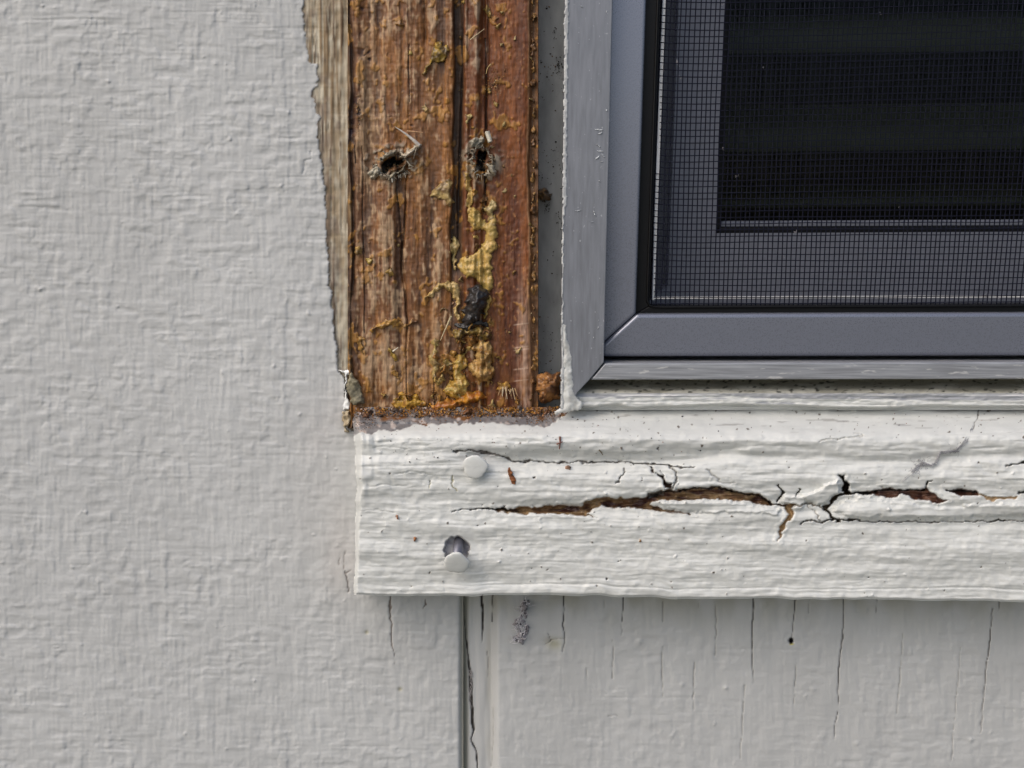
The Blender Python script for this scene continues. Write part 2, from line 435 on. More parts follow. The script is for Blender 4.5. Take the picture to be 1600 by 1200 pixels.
# fine cracks in the paint by the trim corner and a few hairlines
jA = jitter(A, .8, 2, 3, 50)
for pts in ([(540, 860, .6), (537, 885, .7), (542, 905, 1.2), (545, 925, .9)], [(531, 870, .6), (529, 884, .8)], [(548, 890, .9), (538, 896, 1.0)],
            [(609, 932, 1.2), (612, 1000, 1.1), (617, 1037, .7)], [(664, 935, .9), (666, 944, 1.5), (660, 950, 1.)], 
            [(484, 236, 2.5), (487, 248, 2.5), (476, 252, 2.5), (473, 272, 2)]):
    A.crack(pts, .5 if pts[0][2] < 2 else .22, (.18, .15, .13) if pts[0][2] < 2 else None, jA)
for cx, cy in ((573, 988), (625, 1077)):
    b = A.box([(cx, cy)], 8); d = np.hypot(A.X[b]-cx, A.Y[b]-cy); A.C[b] = mix(A.C[b], (.30, .27, .12), .6*np.exp(-(d/3.2)**2)); A.H[b] -= .3*np.exp(-(d/3)**2)
b = A.X > 712; A.H[b] -= 1.5*smooth(713, 723, A.X[b])**2
A.C = mix(A.C, (.27, .26, .20), smooth(716, 722, A.X)*.7*(A.Y > 900))
keep = ~((A.X > 566) & (A.Y < 905))
tag(link('siding_panel', A.mesh('siding_panel', keep, {'right': -9}), wall, M['siding']), 'left siding panel with paint torn off along its right edge')

# right panel and the groove between the panels
B = Surf(axis(720, 721, 1640, 3400, 1.55), axis(870, 880, 1235, 2400, 1.55))
B.H = siding_relief(B, .013, 90, .72)*.72 + .13*B.noise(9, 26, 91)*.5+.25*B.noise(150, 150, 92)
B.C[:] = PAINT_W; B.C *= (.98+.02*B.noise(60, 90, 93))[..., None]
gx = smooth(724, 730, B.X)*0-(1-smooth(766, 780, B.X))*2.6-.8*(1-smooth(726, 736, B.X))
flat = 1-smooth(764, 782, B.X)
B.H = B.H*(1-.75*flat)+gx + flat*(.12*B.noise(6, 60, 94)+.06*B.noise(2, 20, 95))
B.C = mix(B.C, (.25, .24, .17), (1-smooth(727, 735, B.X))*.75)
B.C = mix(B.C, (.34, .325, .28), np.exp(-((B.X-764)/5)**2)*.5*smooth(-1, 1, B.noise(5, 30, 96)))
B.C = mix(B.C, (.31, .30, .235), np.exp(-np.clip(B.Y-936, 0, 400)/26)*.55*smooth(-1.5, 1.2, B.noise(8, 14, 99)))    # shade below the trim, put into the paint colour
DK = (.035, .03, .026)
jB = jitter(B, .55, 1.6, 4.5, 97)
cr = [[(722, 932, 1.6), (727, 982, 1.4), (730, 1015, 2.4), (735, 1050, 5), (736, 1090, 5.5), (740, 1138, 4), (736, 1155, 2), (745, 1177, 2.4), (745, 1260, 2.2)],
      [(752, 930, 4), (755, 965, 4), (754, 985, 2.4), (753, 1004, 1)], [(770, 930, 2.4), (770, 955, 1.6), (769, 972, 2.2)], [(762, 1018, 1.2), (764, 1059, 1)],
      [(770, 1105, .8), (771, 1140, .9), (768, 1197, .9)], [(881, 930, 2.2), (880, 975, 2), (882, 990, 1.4), (879, 1018, .9)],
      [(974, 932, 2), (972, 975, 1.6), (972, 992, .9)], [(958, 1000, 1.1), (957, 1060, 1.1)], [(916, 1043, 1), (916, 1064, 1)],
      [(1035, 940, 1.3), (1035, 970, 1)], [(1035, 1010, 1), (1034, 1050, 1.4), (1035, 1088, .8)], [(1085, 1035, 1.1), (1084, 1070, 1.3), (1083, 1110, .8)],
      [(1116, 940, .9), (1119, 968, 1.4), (1117, 1025, .9)], [(1177, 932, 2.4), (1175, 1000, 2.2), (1176, 1040, 1.5), (1178, 1068, .8)],
      [(1163, 1070, .9), (1160, 1125, 1.3), (1156, 1185, .9)], [(1243, 932, 2.2), (1240, 965, 1.6), (1237, 995, 1.1)], [(1244, 1030, 1), (1242, 1070, 1.4), (1240, 1105, .8)],
      [(1318, 932, 1.6), (1317, 992, 1.4), (1310, 1050, 2), (1309, 1112, 1.6), (1303, 1155, .9)], [(1370, 932, 1.6), (1368, 960, 1)],
      [(1411, 990, .8), (1406, 1055, 1.2), (1402, 1115, .9)], [(1501, 1012, .7), (1495, 1075, 1), (1486, 1190, .8)],
      [(1551, 950, 1.3), (1546, 1000, 2), (1540, 1050, 1.6), (1534, 1110, 1.2), (1532, 1145, .8)], [(1561, 932, 1.6), (1560, 956, 1)],
      [(862, 1000, 1.5), (872, 997, 1), (881, 996, 1)], [(862, 1000, 1.6), (856, 990, .8)], [(862, 1001, 1.6), (852, 1007, .8)],
      [(950, 1119, 1), (964, 1118, .9)], [(1265, 938, .9), (1263, 958, .8)], [(945, 935, .9), (945, 950, .7)], [(1093, 935, 1), (1092, 950, .7)]]
for pts in cr: B.crack([(p[0], p[1], p[2]*(.56 if p[2] < 3 else .9)) for p in pts], .8, DK if max(p[2] for p in pts) > 1.5 else (.20, .19, .17), jB)
d = np.hypot((B.X-1236)/3.4, (B.Y-1001)/4.6); k = 1-smooth(.7, 1.2, d); B.H -= 3*k; B.C = mix(B.C, (.008, .007, .012), k)
d = np.hypot((B.X-1237)/4, (B.Y-1006.5)/2); B.C = mix(B.C, (.45, .40, .10), (1-smooth(.6, 1.2, d))*.8)
d = np.hypot((B.X-866)/11, (B.Y-1006)/9); B.C = mix(B.C, (.40, .38, .24), np.exp(-d*d)*.6); d = np.hypot((B.X-858)/9, (B.Y-1000)/6); B.C = mix(B.C, (.2, .19, .16), np.exp(-d*d)*.5)
for cx, cy, r, a in ((999, 1003, 4.5, .5), (1134, 1075, 3, .45), (1518, 1156, 3, .35), (1338, 1162, 4, .3), (1066, 1070, 3, .3), (1270, 1077, 4, .25)):
    B.H += a*np.exp(-((B.X-cx)**2+(B.Y-cy)**2)/(r*r))
tag(link('siding_panel', B.mesh('siding_panel', None, {'left': -9}), wall, M['siding']), 'lower siding panel with vertical hairline cracks under the trim')

# ================================================================== STRIPPED WOOD JAMB
W = Surf(axis(544, 545, 839, 840, 1.2), axis(-1500, -140, 668, 669, 1.2))
X, Y = W.X, W.Y
wx = 1.6*W.noise(14, 60, 201)+.9*W.noise(3, 12, 202)           # wandering of the grain edges
Xw = X+wx
g1 = W.noise(1.0, 34, 211); g2 = W.noise(2.6, 80, 212); g3 = W.noise(7, 120, 213); g4 = W.noise(22, 60, 214)
cross = W.noise(5, 1.1, 215); sp = W.noise(2.2, 2.2, 216); fine = W.noise(1.0, 4, 217); med = W.noise(6, 12, 218)
zA = smooth(549, 559, Xw)*(1-smooth(704, 708, Xw))                       # main plank
zG = smooth(704, 708, Xw)*(1-smooth(718, 726, Xw))*(1-.6*smooth(395, 440, Y))      # dark groove
zR = smooth(718, 726, Xw)*(1-smooth(757, 761, Xw))                       # ridge
zS = smooth(757, 761, Xw)*(1-smooth(826, 830, Xw))                       # red strip
zE = smooth(826, 831, Xw)                                                # crumbly edge
mot = W.noise(3.2, 9, 219); mo2 = W.noise(1.5, 2.6, 220)
H = 2.6 + .05*g1+.13*g2+.30*g3+.02*cross+.03*sp+.07*mot+.025*mo2+.03*fine
H += zR*(1.1*(1-smooth(250, 420, Y))-.3+.3*g2) + zS*(-.35-.04*g1-.10*g2-.1*g3-.03*cross) - zG*2.6*(1-smooth(440, 520, Y)) - zE*1.2
H -= (1-smooth(547, 556, Xw))*2.4*(.6+.4*smooth(-1, 1, med))
H += np.exp(-((Xw-546)/3.0)**2)*1.6
H -= np.exp(-((Xw-759)/2.2)**2)*.9*(1-.6*smooth(300, 380, Y))
H += .7*np.exp(-((Xw-818)/9)**2)*smooth(380, 520, Y)
H -= 1.3*np.exp(-((Xw-634-4*np.sin(Y/90))/1.3)**2)*smooth(220, 300, Y)*(1-smooth(520, 560, Y))
H -= .9*np.exp(-((Xw-664)/3)**2)*(1-smooth(60, 80, Y))
H -= .35*smooth(.9, 2.2, -g3)*zA
# colour
brown = (.165, .072, .022); dark = (.045, .021, .010); pale = (.40, .30, .20); red = (.140, .045, .009); tan = (.26, .165, .085)
C = mix(brown, (.165, .075, .032), smooth(-1.3, 1.3, g4+.4*g3))
C = mix(C, dark, smooth(.3, 1.8, -.8*g2-.8*g3)*.75)
pal = smooth(-.15, 1.5, .30*g1+.40*fine+.55*g2+.30*g4+.55*mot+.45*mo2+.20*cross + .55*smooth(600, 520, Y)*0 + .35*smooth(420, 620, Y)+.25*(1-smooth(0, 150, Y)))
C = mix(C, pale, pal*.75*(zA+.5*zR))
C = mix(C, tan, smooth(.2, 1.8, g4-.3*g3)*.45*zA*(1-smooth(200, 380, Y)))
amb = smooth(-.1, 1.5, W.noise(9, 26, 261)+.6*W.noise(3, 8, 262)); C = mix(C, (.27, .115, .018), amb*.5*zA); H = H*1
C = mix(C, dark, (1-smooth(551, 559, Xw))*.85)
C = mix(C, (.24, .17, .085), np.exp(-((Xw-545.5)/2.6)**2)*.8*smooth(-1.2, .8, med))
cR = mix(red, (.34, .27, .20), smooth(-.2, 1.3, .6*g2+.5*mot+.4*mo2+1.0*(1-smooth(60, 150, Y))-.6*smooth(140, 230, Y))*.85)
C = mix(C, cR, zR)
cS = mix(red, (.195, .064, .012), smooth(-1.2, 1.2, g2+.5*g4)); cS = mix(cS, (.085, .022, .007), smooth(.5, 1.8, -g3-.3*g1)*.8)
cS = mix(cS, (.22, .12, .08), smooth(.9, 2.2, g1+.5*fine)*.5)
dk_ = smooth(.0, 1.7, .7*g3+.5*med+.4*fine); cS = mix(cS, (.10, .030, .010), dk_*.75); cS = mix(cS, (.34, .17, .07), smooth(1.5, 2.3, W.noise(1.0, 1.6, 263)+.3*mot)*.6)
C = mix(C, cS, zS)
C = mix(C, (.055, .04, .03), zG*.85)
C = mix(C, (.11, .055, .02), zE*.8)
C = mix(C, (.42, .31, .25), np.exp(-((Xw-818)/8.5)**2)*smooth(400, 520, Y)*smooth(-1.4, .8, g1+fine*.5)*.72)
C = mix(C, (.33, .20, .11), np.exp(-((Xw-826.5)/1.6)**2)*.8)
# the light horizontal scratches on the pale streak
for yy in (508, 544, 548, 578, 596):
    C = mix(C, (.5, .4, .34), np.exp(-((Y-yy+ (X-800)*.12)/.9)**2)*smooth(800, 806, X)*(1-smooth(824, 828, X))*.7)
# yellowish smears of old adhesive thin on the wood
gl_ = smooth(1.15, 1.9, W.noise(5, 7, 231)+.55*W.noise(1.8, 2.2, 232)+.3*np.exp(-((X-720)/60)**2)+.35*np.exp(-((Y-600)/60)**2)-.5*smooth(780, 800, X))
C = mix(C, (.36, .19, .035), gl_*.65); H += gl_*.28
C = mix(C, (.25, .115, .022), smooth(560, 640, Y)*smooth(.2, 1.4, med+.5*sp)*.75)
C = C*np.array((.93, .84, .74))*(1+.06*fine+.06*mo2)[..., None].clip(.6, 1.4)
W.H, W.C = H, C
jW = jitter(W, 1.4, 2.2, 3, 240); jWc = jitter(W, .7, 3, 14, 242)
# frayed nail holes and fungus spots
W.hole([(594, 262), (600, 250), (611, 247), (618, 243), (622, 249), (634, 246), (630, 255), (618, 257), (607, 262), (604, 272), (597, 271)], 4.0, (.012, .010, .009), jW, 3, lip=.9)
W.hole(blob_poly(752, 246, 7, 13, .1, seed=2), 4.5, (.010, .008, .008), jW, 3, lip=.5)
W.hole(blob_poly(751, 263, 9, 8, -.5, seed=3), 4.0, (.012, .010, .009), jW, 2, lip=.6)
d = np.hypot((X-614)/40, (Y-254)/27); rim = np.exp(-((d-.85)/.35)**2)*smooth(-.6, 1.0, sp+.5*med); W.C = mix(W.C, (.30, .27, .21), rim*.7); W.H += rim*.5
d = np.hypot((X-753)/28, (Y-250)/34); rim = np.exp(-((d-.75)/.4)**2)*smooth(-.3, 1.2, sp+.5*med); W.C = mix(W.C, (.36, .32, .24), rim*.75); W.H += rim*.5
for cx, cy, rx, ry in ((558, 172, 9, 24), (560, 52, 4, 4), (565, 14, 4, 3), (571, 82, 9, 9), (577, 92, 4, 4), (548, 205, 5, 14), (644, 195, 3, 2)):
    d = np.hypot((X-cx)/rx, (Y-cy)/ry); k = np.exp(-d*d)*smooth(-.7, .6, sp+.6*W.noise(1.3, 1.3, 251)); W.C = mix(W.C, (.030, .014, .018), np.clip(k*1.1, 0, 1)); W.H -= .5*k
for pts in ([(723, 0, 3), (722, 120, 3), (716, 300, 5), (714, 380, 3)], [(758, 60, 1.5), (760, 200, 1.6)], [(621, 230, 1), (622, 300, 1.4), (631, 420, 1.1)], [(757, 270, 1.5), (759, 320, 2)],
            [(634, 545, 1), (635, 620, 1.4)], [(678, 590, 1), (679, 640, 1.6)], [(554, 215, 1), (556, 255, 1.4)], [(640, 70, .9), (639, 160, 1)], [(566, 230, .9), (570, 520, 1.2)],
            [(545, 420, 1), (547, 560, 1.2)], [(601, 150, .8), (602, 170, .8)]):
    W.crack([(p[0], p[1], p[2]*.8) for p in pts], .9, (.035, .018, .012), jWc)
jamb = thing('wood_jamb', 'vertical strip of stripped reddish brown weathered wood crusted with old yellow adhesive left of the window', 'wood board')
link('board', W.mesh('board', None, {'right': -9, 'bottom': -2}), jamb, M['wood'])

# old adhesive on the wood, each lump a part
YEL = (.54, .38, .14); ORG = (.40, .17, .025); CRE = (.60, .47, .26); BRN = (.17, .085, .03)
G = [
 (Z2([(975, -60), (1000, -10), (1040, 20), (1060, 60), (1110, 0), (1125, 100), (1130, 180), (1095, 230), (1105, 350), (1095, 470), (1060, 580), (1035, 560), (1065, 470), (1050, 420), (1010, 350), (950, 345), (915, 290), (930, 235), (1000, 220), (1050, 170), (1060, 110), (1010, 90), (970, 30)]), 1.3, YEL, (.36, .25, .07)),
 (Z1([(950, 880), (985, 930), (1000, 1000), (990, 1080), (1035, 1110), (1050, 1190), (1000, 1200), (965, 1150), (960, 1000)]), .7, YEL, (.30, .20, .06)),
 (Z2([(880, 115), (905, 130), (940, 180), (910, 230), (912, 320), (890, 312), (873, 200)]), 1.6, CRE, (.42, .33, .13)),
 (Z2([(735, 455), (760, 420), (820, 372), (910, 362), (932, 400), (925, 570), (895, 585), (898, 470), (880, 420), (840, 400), (800, 430), (770, 462)]), 1.9, CRE, (.34, .22, .07)),
 (Z2([(880, 620), (940, 600), (1050, 605), (1095, 640), (1100, 680), (1040, 670), (1010, 640), (960, 650), (905, 690)]), 2.2, (.40, .29, .10), (.05, .03, .015)),
 (Z2([(985, 690), (1060, 660), (1100, 700), (1100, 800), (1115, 830), (1090, 900), (1030, 900), (990, 870), (960, 800), (1010, 770)]), 3.4, (.52, .36, .16), (.22, .11, .03)),
 (Z2([(905, 740), (960, 730), (965, 800), (945, 830), (985, 900), (965, 960), (885, 960), (832, 930), (890, 870), (895, 800)]), 2.6, (.50, .40, .15), (.33, .18, .03)),
 (Z2([(770, 672), (830, 660), (825, 700), (805, 720), (825, 770), (805, 880), (782, 880), (765, 760), (790, 710)]), 1.0, (.40, .31, .13), (.22, .14, .06)),
 (Z2([(820, 830), (850, 770), (880, 775), (905, 800), (890, 810), (860, 800), (835, 845)]), .9, (.42, .33, .12), (.2, .13, .05)),
 (Z2([(560, 1005), (610, 940), (640, 930), (665, 975), (700, 950), (745, 990), (760, 1010), (700, 1040), (600, 1030)]), 1.3, (.47, .29, .045), (.26, .12, .02)),
 (Z2([(770, 1010), (850, 970), (900, 985), (960, 940), (1040, 935), (1080, 965), (1010, 1000), (930, 1010), (850, 1050), (790, 1045)]), 1.9, (.50, .24, .03), (.30, .10, .02)),
 (Z2([(830, 935), (900, 925), (940, 960), (900, 985), (850, 960)]), 1.8, (.50, .32, .05), (.3, .15, .03)),
 (Z2([(450, 610), (500, 590), (530, 560), (590, 555), (640, 585), (700, 550), (705, 580), (640, 605), (560, 600), (490, 625), (470, 645)]), 1.4, (.45, .27, .07), (.15, .07, .03)),
 (Z2([(372, 175), (400, 170), (425, 215), (400, 240), (375, 215)]), .9, (.42, .28, .10), (.2, .12, .04)),
 (Z2([(425, 245), (460, 240), (485, 262), (450, 275)]), .9, (.40, .30, .07), None),
 (Z2([(540, 300), (570, 290), (585, 330), (555, 345)]), .8, (.34, .22, .06), None),
 (Z2([(555, 705), (580, 715), (605, 765), (590, 790), (560, 740)]), .9, (.43, .29, .06), None),
 (Z2([(385, 640), (425, 655), (430, 760), (400, 720)]), .9, (.36, .21, .06), None),
 (Z2([(575, 830), (610, 835), (610, 875), (585, 870)]), .7, (.34, .19, .05), None),
 (Z2([(1090, 740), (1140, 750), (1145, 775), (1110, 770)]), 1.3, (.45, .29, .07), None),
 (Z2([(1125, 890), (1190, 890), (1195, 930), (1170, 945), (1120, 930)]), 1.6, (.46, .27, .04), (.25, .12, .04)),
 (Z2([(800, 525), (845, 500), (875, 520), (850, 545), (835, 520), (810, 540)]), .8, (.33, .2, .08), None),
 (Z2([(945, 500), (985, 480), (1000, 530), (975, 580), (940, 560)]), 2.2, (.36, .24, .08), (.12, .07, .02)),
 (Z1([(770, 300), (790, 230), (815, 205), (860, 240), (880, 290), (830, 320), (790, 330), (740, 400), (722, 385), (750, 340)]), 1.5, (.42, .29, .06), (.10, .06, .02)),
 (Z1([(1058, 15), (1080, 25), (1097, 70), (1090, 105), (1062, 90)]), 1.1, (.40, .28, .10), None),
 (Z1([(1108, 125), (1140, 115), (1145, 145), (1115, 155)]), .9, (.40, .27, .09), None),
 (Z1([(955, 595), (990, 590), (988, 640), (960, 640)]), .8, (.44, .36, .17), None),
 (Z1([(785, 985), (830, 950), (885, 925), (880, 1000), (912, 1050), (865, 1085), (840, 1040), (800, 1030), (770, 1020)]), 1.3, (.40, .31, .15), (.17, .10, .04)),
 (Z1([(1025, 1085), (1085, 1065), (1090, 1035), (1115, 1045), (1130, 1080), (1105, 1100), (1120, 1170), (1100, 1200), (1080, 1180), (1065, 1110)]), 1.7, (.48, .39, .20), (.25, .17, .07)),
 (Z1([(725, 545), (755, 535), (765, 580), (740, 600)]), .8, (.33, .24, .10), None),
 (Z1([(1070, 465), (1100, 460), (1100, 490), (1075, 490)]), 1., (.5, .34, .12), None),
 (Z1([(1105, 520), (1135, 530), (1130, 570), (1108, 570)]), .9, (.36, .25, .08), None),
 (Z1([(655, 265), (690, 265), (688, 290), (660, 290)]), .8, (.36, .28, .09), None),
 (Z1([(590, 110), (630, 100), (635, 140), (600, 145)]), .8, (.28, .15, .05), None),
]
for i, (poly, th, c, c2) in enumerate(G):
    o = patch('adhesive_lump', poly, W, th, M['glue'], jamb, tuple(v*k for v, k in zip(c, (.95, .87, .70))), c2, seed=300+i*13, r=2.6+th, lump=.2)
rg = random.Random(3)
for k in range(48):                                               # little dots of it
    x = rg.choice([rg.uniform(560, 825), rg.gauss(745, 30), rg.gauss(790, 18), rg.gauss(830, 3)]); y = rg.uniform(-10, 640)
    if not 556 < x < 836: continue
    patch('adhesive_lump', blob_poly(x, y, rg.uniform(1.8, 4.5), rg.uniform(1.8, 5), rg.uniform(0, 3), 9, .3, k), W, rg.uniform(.3, .8), M['glue'], jamb,
          rg.choice([(.38, .25, .07), (.30, .17, .05), (.24, .11, .035), (.42, .30, .12)]), step=1.0, seed=900+k, r=1.5, ragged=.6)
for k in range(85):                                               # crumbs and smears round the big clusters
    cx, cy, sx, sy = rg.choice([(748, 545, 22, 40), (715, 600, 28, 26), (650, 622, 45, 8), (745, 520, 26, 10), (765, 625, 40, 8), (700, 560, 20, 20), (742, 350, 16, 60)])
    x, y = rg.gauss(cx, sx), rg.gauss(cy, sy)
    if not 558 < x < 826 or y > 648: continue
    patch('adhesive_lump', blob_poly(x, y, rg.uniform(2, 7), rg.uniform(2.5, 9), rg.uniform(-.6, .6), 11, .45, 700+k), W, rg.uniform(.4, 2.0), M['glue'], jamb,
          rg.choice([(.50, .33, .10), (.42, .22, .05), (.30, .14, .035), (.16, .08, .03), (.55, .40, .17)]), None, step=1.0, seed=3000+k*3, r=1.8, ragged=1.3, lump=.5)
# crumbly bits along the right edge
for k in range(26):
    y = -20+k*25+rg.uniform(-9, 9)
    patch('adhesive_lump', blob_poly(833+rg.uniform(-1, 2), y, rg.uniform(2.5, 5), rg.uniform(5, 13), 0, 11, .35, 50+k), 1.2, rg.uniform(.8, 1.8), M['glue'], jamb,
          rg.choice([(.30, .16, .05), (.20, .10, .04), (.36, .2, .07)]), step=1.1, seed=1500+k, r=1.8, ragged=.8)
patch('tar_lump', Z2([(985, 395), (1030, 375), (1075, 410), (1085, 450), (1070, 500), (1040, 545), (1000, 590), (950, 600), (935, 560), (950, 480), (965, 430)]), 3.0, 4.5, M['tar'], jamb, (.02, .02, .02), seed=71, r=7, lump=.12)
patch('tar_lump', Z2([(890, 590), (950, 575), (1080, 570), (1085, 600), (1010, 600), (960, 625), (900, 600)]), 2.6, 1.2, M['tar'], jamb, (.02, .02, .02), seed=72, lump=.5)

def sliver(name, a, b, h0, h1, w0, w1, c, parent=jamb, bend=0):
    n = 6; pts = []
    for i in range(n):
        t = i/(n-1); nx_, ny_ = -(b[1]-a[1]), b[0]-a[0]; L = math.hypot(nx_, ny_)+1e-6; k = bend*math.sin(math.pi*t)
        pts.append((a[0]+(b[0]-a[0])*t+nx_/L*k, a[1]+(b[1]-a[1])*t+ny_/L*k, h0+(h1-h0)*t))
    return strands(name, [(pts, w0, w1, c)], M['crumb'], parent)
for poly, th, c in (([(622, 246), (634, 236), (650, 226), (658, 222), (657, 231), (645, 240), (634, 249)], 2.6, (.50, .44, .34)), ([(575, 268), (586, 258), (594, 262), (596, 274), (586, 282), (578, 278)], 1.6, (.40, .36, .28)),
                    ([(592, 247), (600, 240), (610, 236), (618, 232), (620, 240), (608, 246), (598, 254)], 1.8, (.34, .29, .21)), ([(600, 276), (612, 270), (626, 262), (636, 254), (634, 264), (620, 275), (606, 281)], 1.5, (.42, .37, .27)),
                    ([(733, 218), (744, 212), (757, 214), (756, 226), (746, 234), (735, 228)], 2.2, (.44, .40, .31)), ([(758, 256), (768, 254), (778, 268), (774, 276), (764, 270)], 1.6, (.50, .45, .34))):
    patch('torn_flap', poly, W, th, M['crumb'], jamb, c, tuple(.4*v for v in c), step=.9, seed=int(poly[0][0]), r=2, lump=.5, ragged=1.3)
sliver('splinter', (655, 227), (617, 198), 4.0, 6.5, 3.4, .5, (.62, .56, .50), bend=1.5)
sliver('splinter', (653, 228), (628, 243), 4.2, 4.8, 2.4, .7, (.50, .42, .30))
sliver('splinter', (651, 228), (646, 248), 4.5, 4.0, 1.6, .4, (.55, .45, .33))
sliver('splinter', (636, 205), (661, 207), 4.2, 4.6, 1.6, .5, (.42, .24, .12))
sliver('splinter', (612, 276), (613, 285), 4.2, 4.8, 1.7, .9, (.55, .52, .44))
sliver('splinter', (761, 206), (766, 222), 4.6, 5.2, 4.6, 4.0, (.52, .49, .40))
sliver('splinter', (705, 494), (688, 532), 5.0, 3.4, 1.9, .5, (.58, .48, .30))
sliver('splinter', (614, 549), (622, 543), 4, 4.6, 1.5, .6, (.75, .68, .55))
sliver('splinter', (767, 100), (760, 115), 3.8, 4.5, 1.0, .4, (.5, .36, .15), bend=2)
sliver('splinter', (735, 62), (757, 45), 4, 4.6, .9, .4, (.45, .36, .22))
for k in range(11): sliver('splinter', (781+k*2.3+rg.uniform(-1, 1), 607+rg.uniform(-4, 5)), (777+k*2.9+rg.uniform(-4, 4), 620+rg.uniform(-9, 8)), 3.4, 4.8, rg.uniform(.8, 2.2), .5, rg.choice([(.42, .31, .18), (.30, .18, .08), (.5, .4, .27)]))
fr = []
for k in range(120):                                              # frayed fibres round the two holes
    cx, cy, rx, ry = rg.choice([(614, 259, 25, 15), (752, 252, 13, 22)]); t = rg.uniform(0, 6.28); x = cx+rx*math.cos(t); y = cy+ry*math.sin(t)
    h = float(W.at(np.array([x]), np.array([y]))[0])+.3; L = rg.uniform(3, 9); a = t+rg.uniform(-1.3, 1.3)
    fr.append(([(x, y, h), (x+L*.5*math.cos(a), y+L*.5*math.sin(a), h+.5), (x+L*math.cos(a), y+L*math.sin(a), h+rg.uniform(.2, 1.2))], rg.uniform(.6, 1.5), .2, rg.choice([(.50, .45, .33), (.33, .27, .2), (.56, .52, .42), (.2, .15, .1)])))
for k in range(30):                                               # torn grey crust round the holes
    cx, cy, rx, ry = rg.choice([(614, 259, 25, 17), (753, 250, 15, 22)]); t = rg.uniform(0, 6.28)
    x, y = cx+rx*math.cos(t)*rg.uniform(.8, 1.25), cy+ry*math.sin(t)*rg.uniform(.8, 1.25)
    patch('torn_fibre_lump', blob_poly(x, y, rg.uniform(2.5, 7), rg.uniform(2, 4.5), rg.uniform(0, 3), 10, .4, 150+k), W, rg.uniform(.7, 1.8), M['crumb'], jamb,
          rg.choice([(.38, .33, .25), (.30, .26, .2), (.45, .41, .33), (.25, .2, .13)]), (.10, .08, .06), step=.9, seed=2600+k*5, r=1.4, lump=.6, ragged=1.2)
tag(strands('frayed_fibre', fr, M['crumb'], jamb), kind='stuff')
it = []
for k in range(900):
    cx, cy, rx, ry = rg.choice([(614, 262, 26, 14), (752, 252, 16, 22), (745, 560, 34, 40), (745, 520, 25, 12), (560, 180, 6, 26), (770, 130, 14, 14), (832, 300, 3, 330), (690, 620, 120, 12)])
    x = rg.gauss(cx, rx*.6); y = rg.gauss(cy, ry*.7) if ry < 300 else rg.uniform(-20, 640)
    if not 548 < x < 837 or y > 655: continue
    it.append((x, y, float(W.at(np.array([x]), np.array([y]))[0])+.25, rg.uniform(.5, 2.0), rg.choice([(.30, .17, .06), (.16, .08, .03), (.45, .35, .2), (.05, .035, .025), (.38, .2, .05)])))
tag(crumbs('crumb_crust', it, M['crumb'], jamb), kind='stuff')

# ================================================================== TRIM BOARD
trim = thing('sill_trim', 'thickly painted white horizontal trim board below the window with long splits showing rotten brown wood', 'trim board')
xs = axis(555, 556, 1640, 3400, 1.35)
rows = np.arange(0, 1.0001, 1/222.)
T = Surf(xs, 636+rows*(937-636))
# outline: left edge leans, top edge behind the window lower down on the left, bottom edge slopes a little
X, Y = T.X, T.Y
yb = 928+(X-553)*.0117+.7*np.interp(X, xs, fnoise((1, len(xs)), 1, 7, 61)[0]*0)
bot_n = fnoise((4, len(xs)), 9, 9, 62)[0]*.9+fnoise((4, len(xs)), 40, 40, 63)[0]*.9
yb = yb+bot_n[None, :]*np.clip((1650-X)/100, 0, 1)
t = rows[:, None]
ytop = 636.0+0*X
T.Y = Y = ytop+(yb-ytop)*t
leftx = np.interp(Y, [636, 672, 700, 800, 927], [549.5, 552, 554.5, 556, 553])+.8*fnoise(X.shape, 3, 5, 64)
T.X = X = leftx+(X-X[:, :1])*((1640-leftx)/(1640-X[:, :1]))
sh = X.shape
N = lambda sx, sy, s: fnoise(sh, sx/1.35, sy/1.35, s)
face = 19.5
H = face - 16.5*(1-smooth(0, 1, (Y-632)/58.))**1.15
yt = Y+6*N(120, 30, 65)+2*N(30, 6, 66)
# swales of the swollen, split wood
H -= 1.5*np.exp(-((yt-718)/9.)**2)*1.25*smooth(690, 800, X)*(1-.55*smooth(1080, 1250, X))
H += .9*np.exp(-((yt-750)/16)**2)*smooth(850, 1000, X)
H -= 1.3*np.exp(-((yt-795)/15)**2)*smooth(640, 850, X)*(1-smooth(1500, 1640, X))
H -= .8*np.exp(-((Y-818)/7.)**2)*smooth(1240, 1330, X)
H += 1.2*np.exp(-((Y-795)/15)**2)*smooth(1300, 1360, X)
H += .7*np.exp(-((Y-790)/10)**2-((X-1120)/100)**2)
H -= 1.1*smooth(730, 700, Y)*smooth(690, 600, X)*(Y > 660)
amp = .55+.45*smooth(860, 700, Y)
dg = N(30, 30, 59)*6
H += amp*(.095*N(24, 3.4, 67)+.06*N(10, 2.3, 68)+.03*N(5, 1.8, 69)) + .22*N(55, 9, 70)+.028*N(28, 1.2, 49)+.022*N(10, .9, 48)
H -= .10*np.exp(-(N(20, 3.2, 56)/.16)**2)*amp*smooth(-.6, .8, N(40, 20, 55))+.07*np.exp(-(N(9, 3, 54)/.13)**2)*amp*smooth(0, 1.2, N(30, 14, 53))
gro = N(18, 1.5, 71)+.5*N(50, 2.5, 72); H -= .14*np.clip(gro-1.1, 0, 2)*amp
H += .06*N(4, 3.5, 73)+.018*N(1.8, 1.5, 74)
bl = np.clip(N(2.6, 2.4, 75)-2.6, 0, 2); H += .35*bl
H += .5*np.exp(-((X-(leftx+6))/4)**2)*0
sw_ = np.interp(Y, [640, 680, 760, 927], [10, 12, 9, 4.5])
H += smooth(610, 565, X)*smooth(830, 700, Y)*(.16*N(2.4, 14, 58)+.12*N(5, 9, 57))
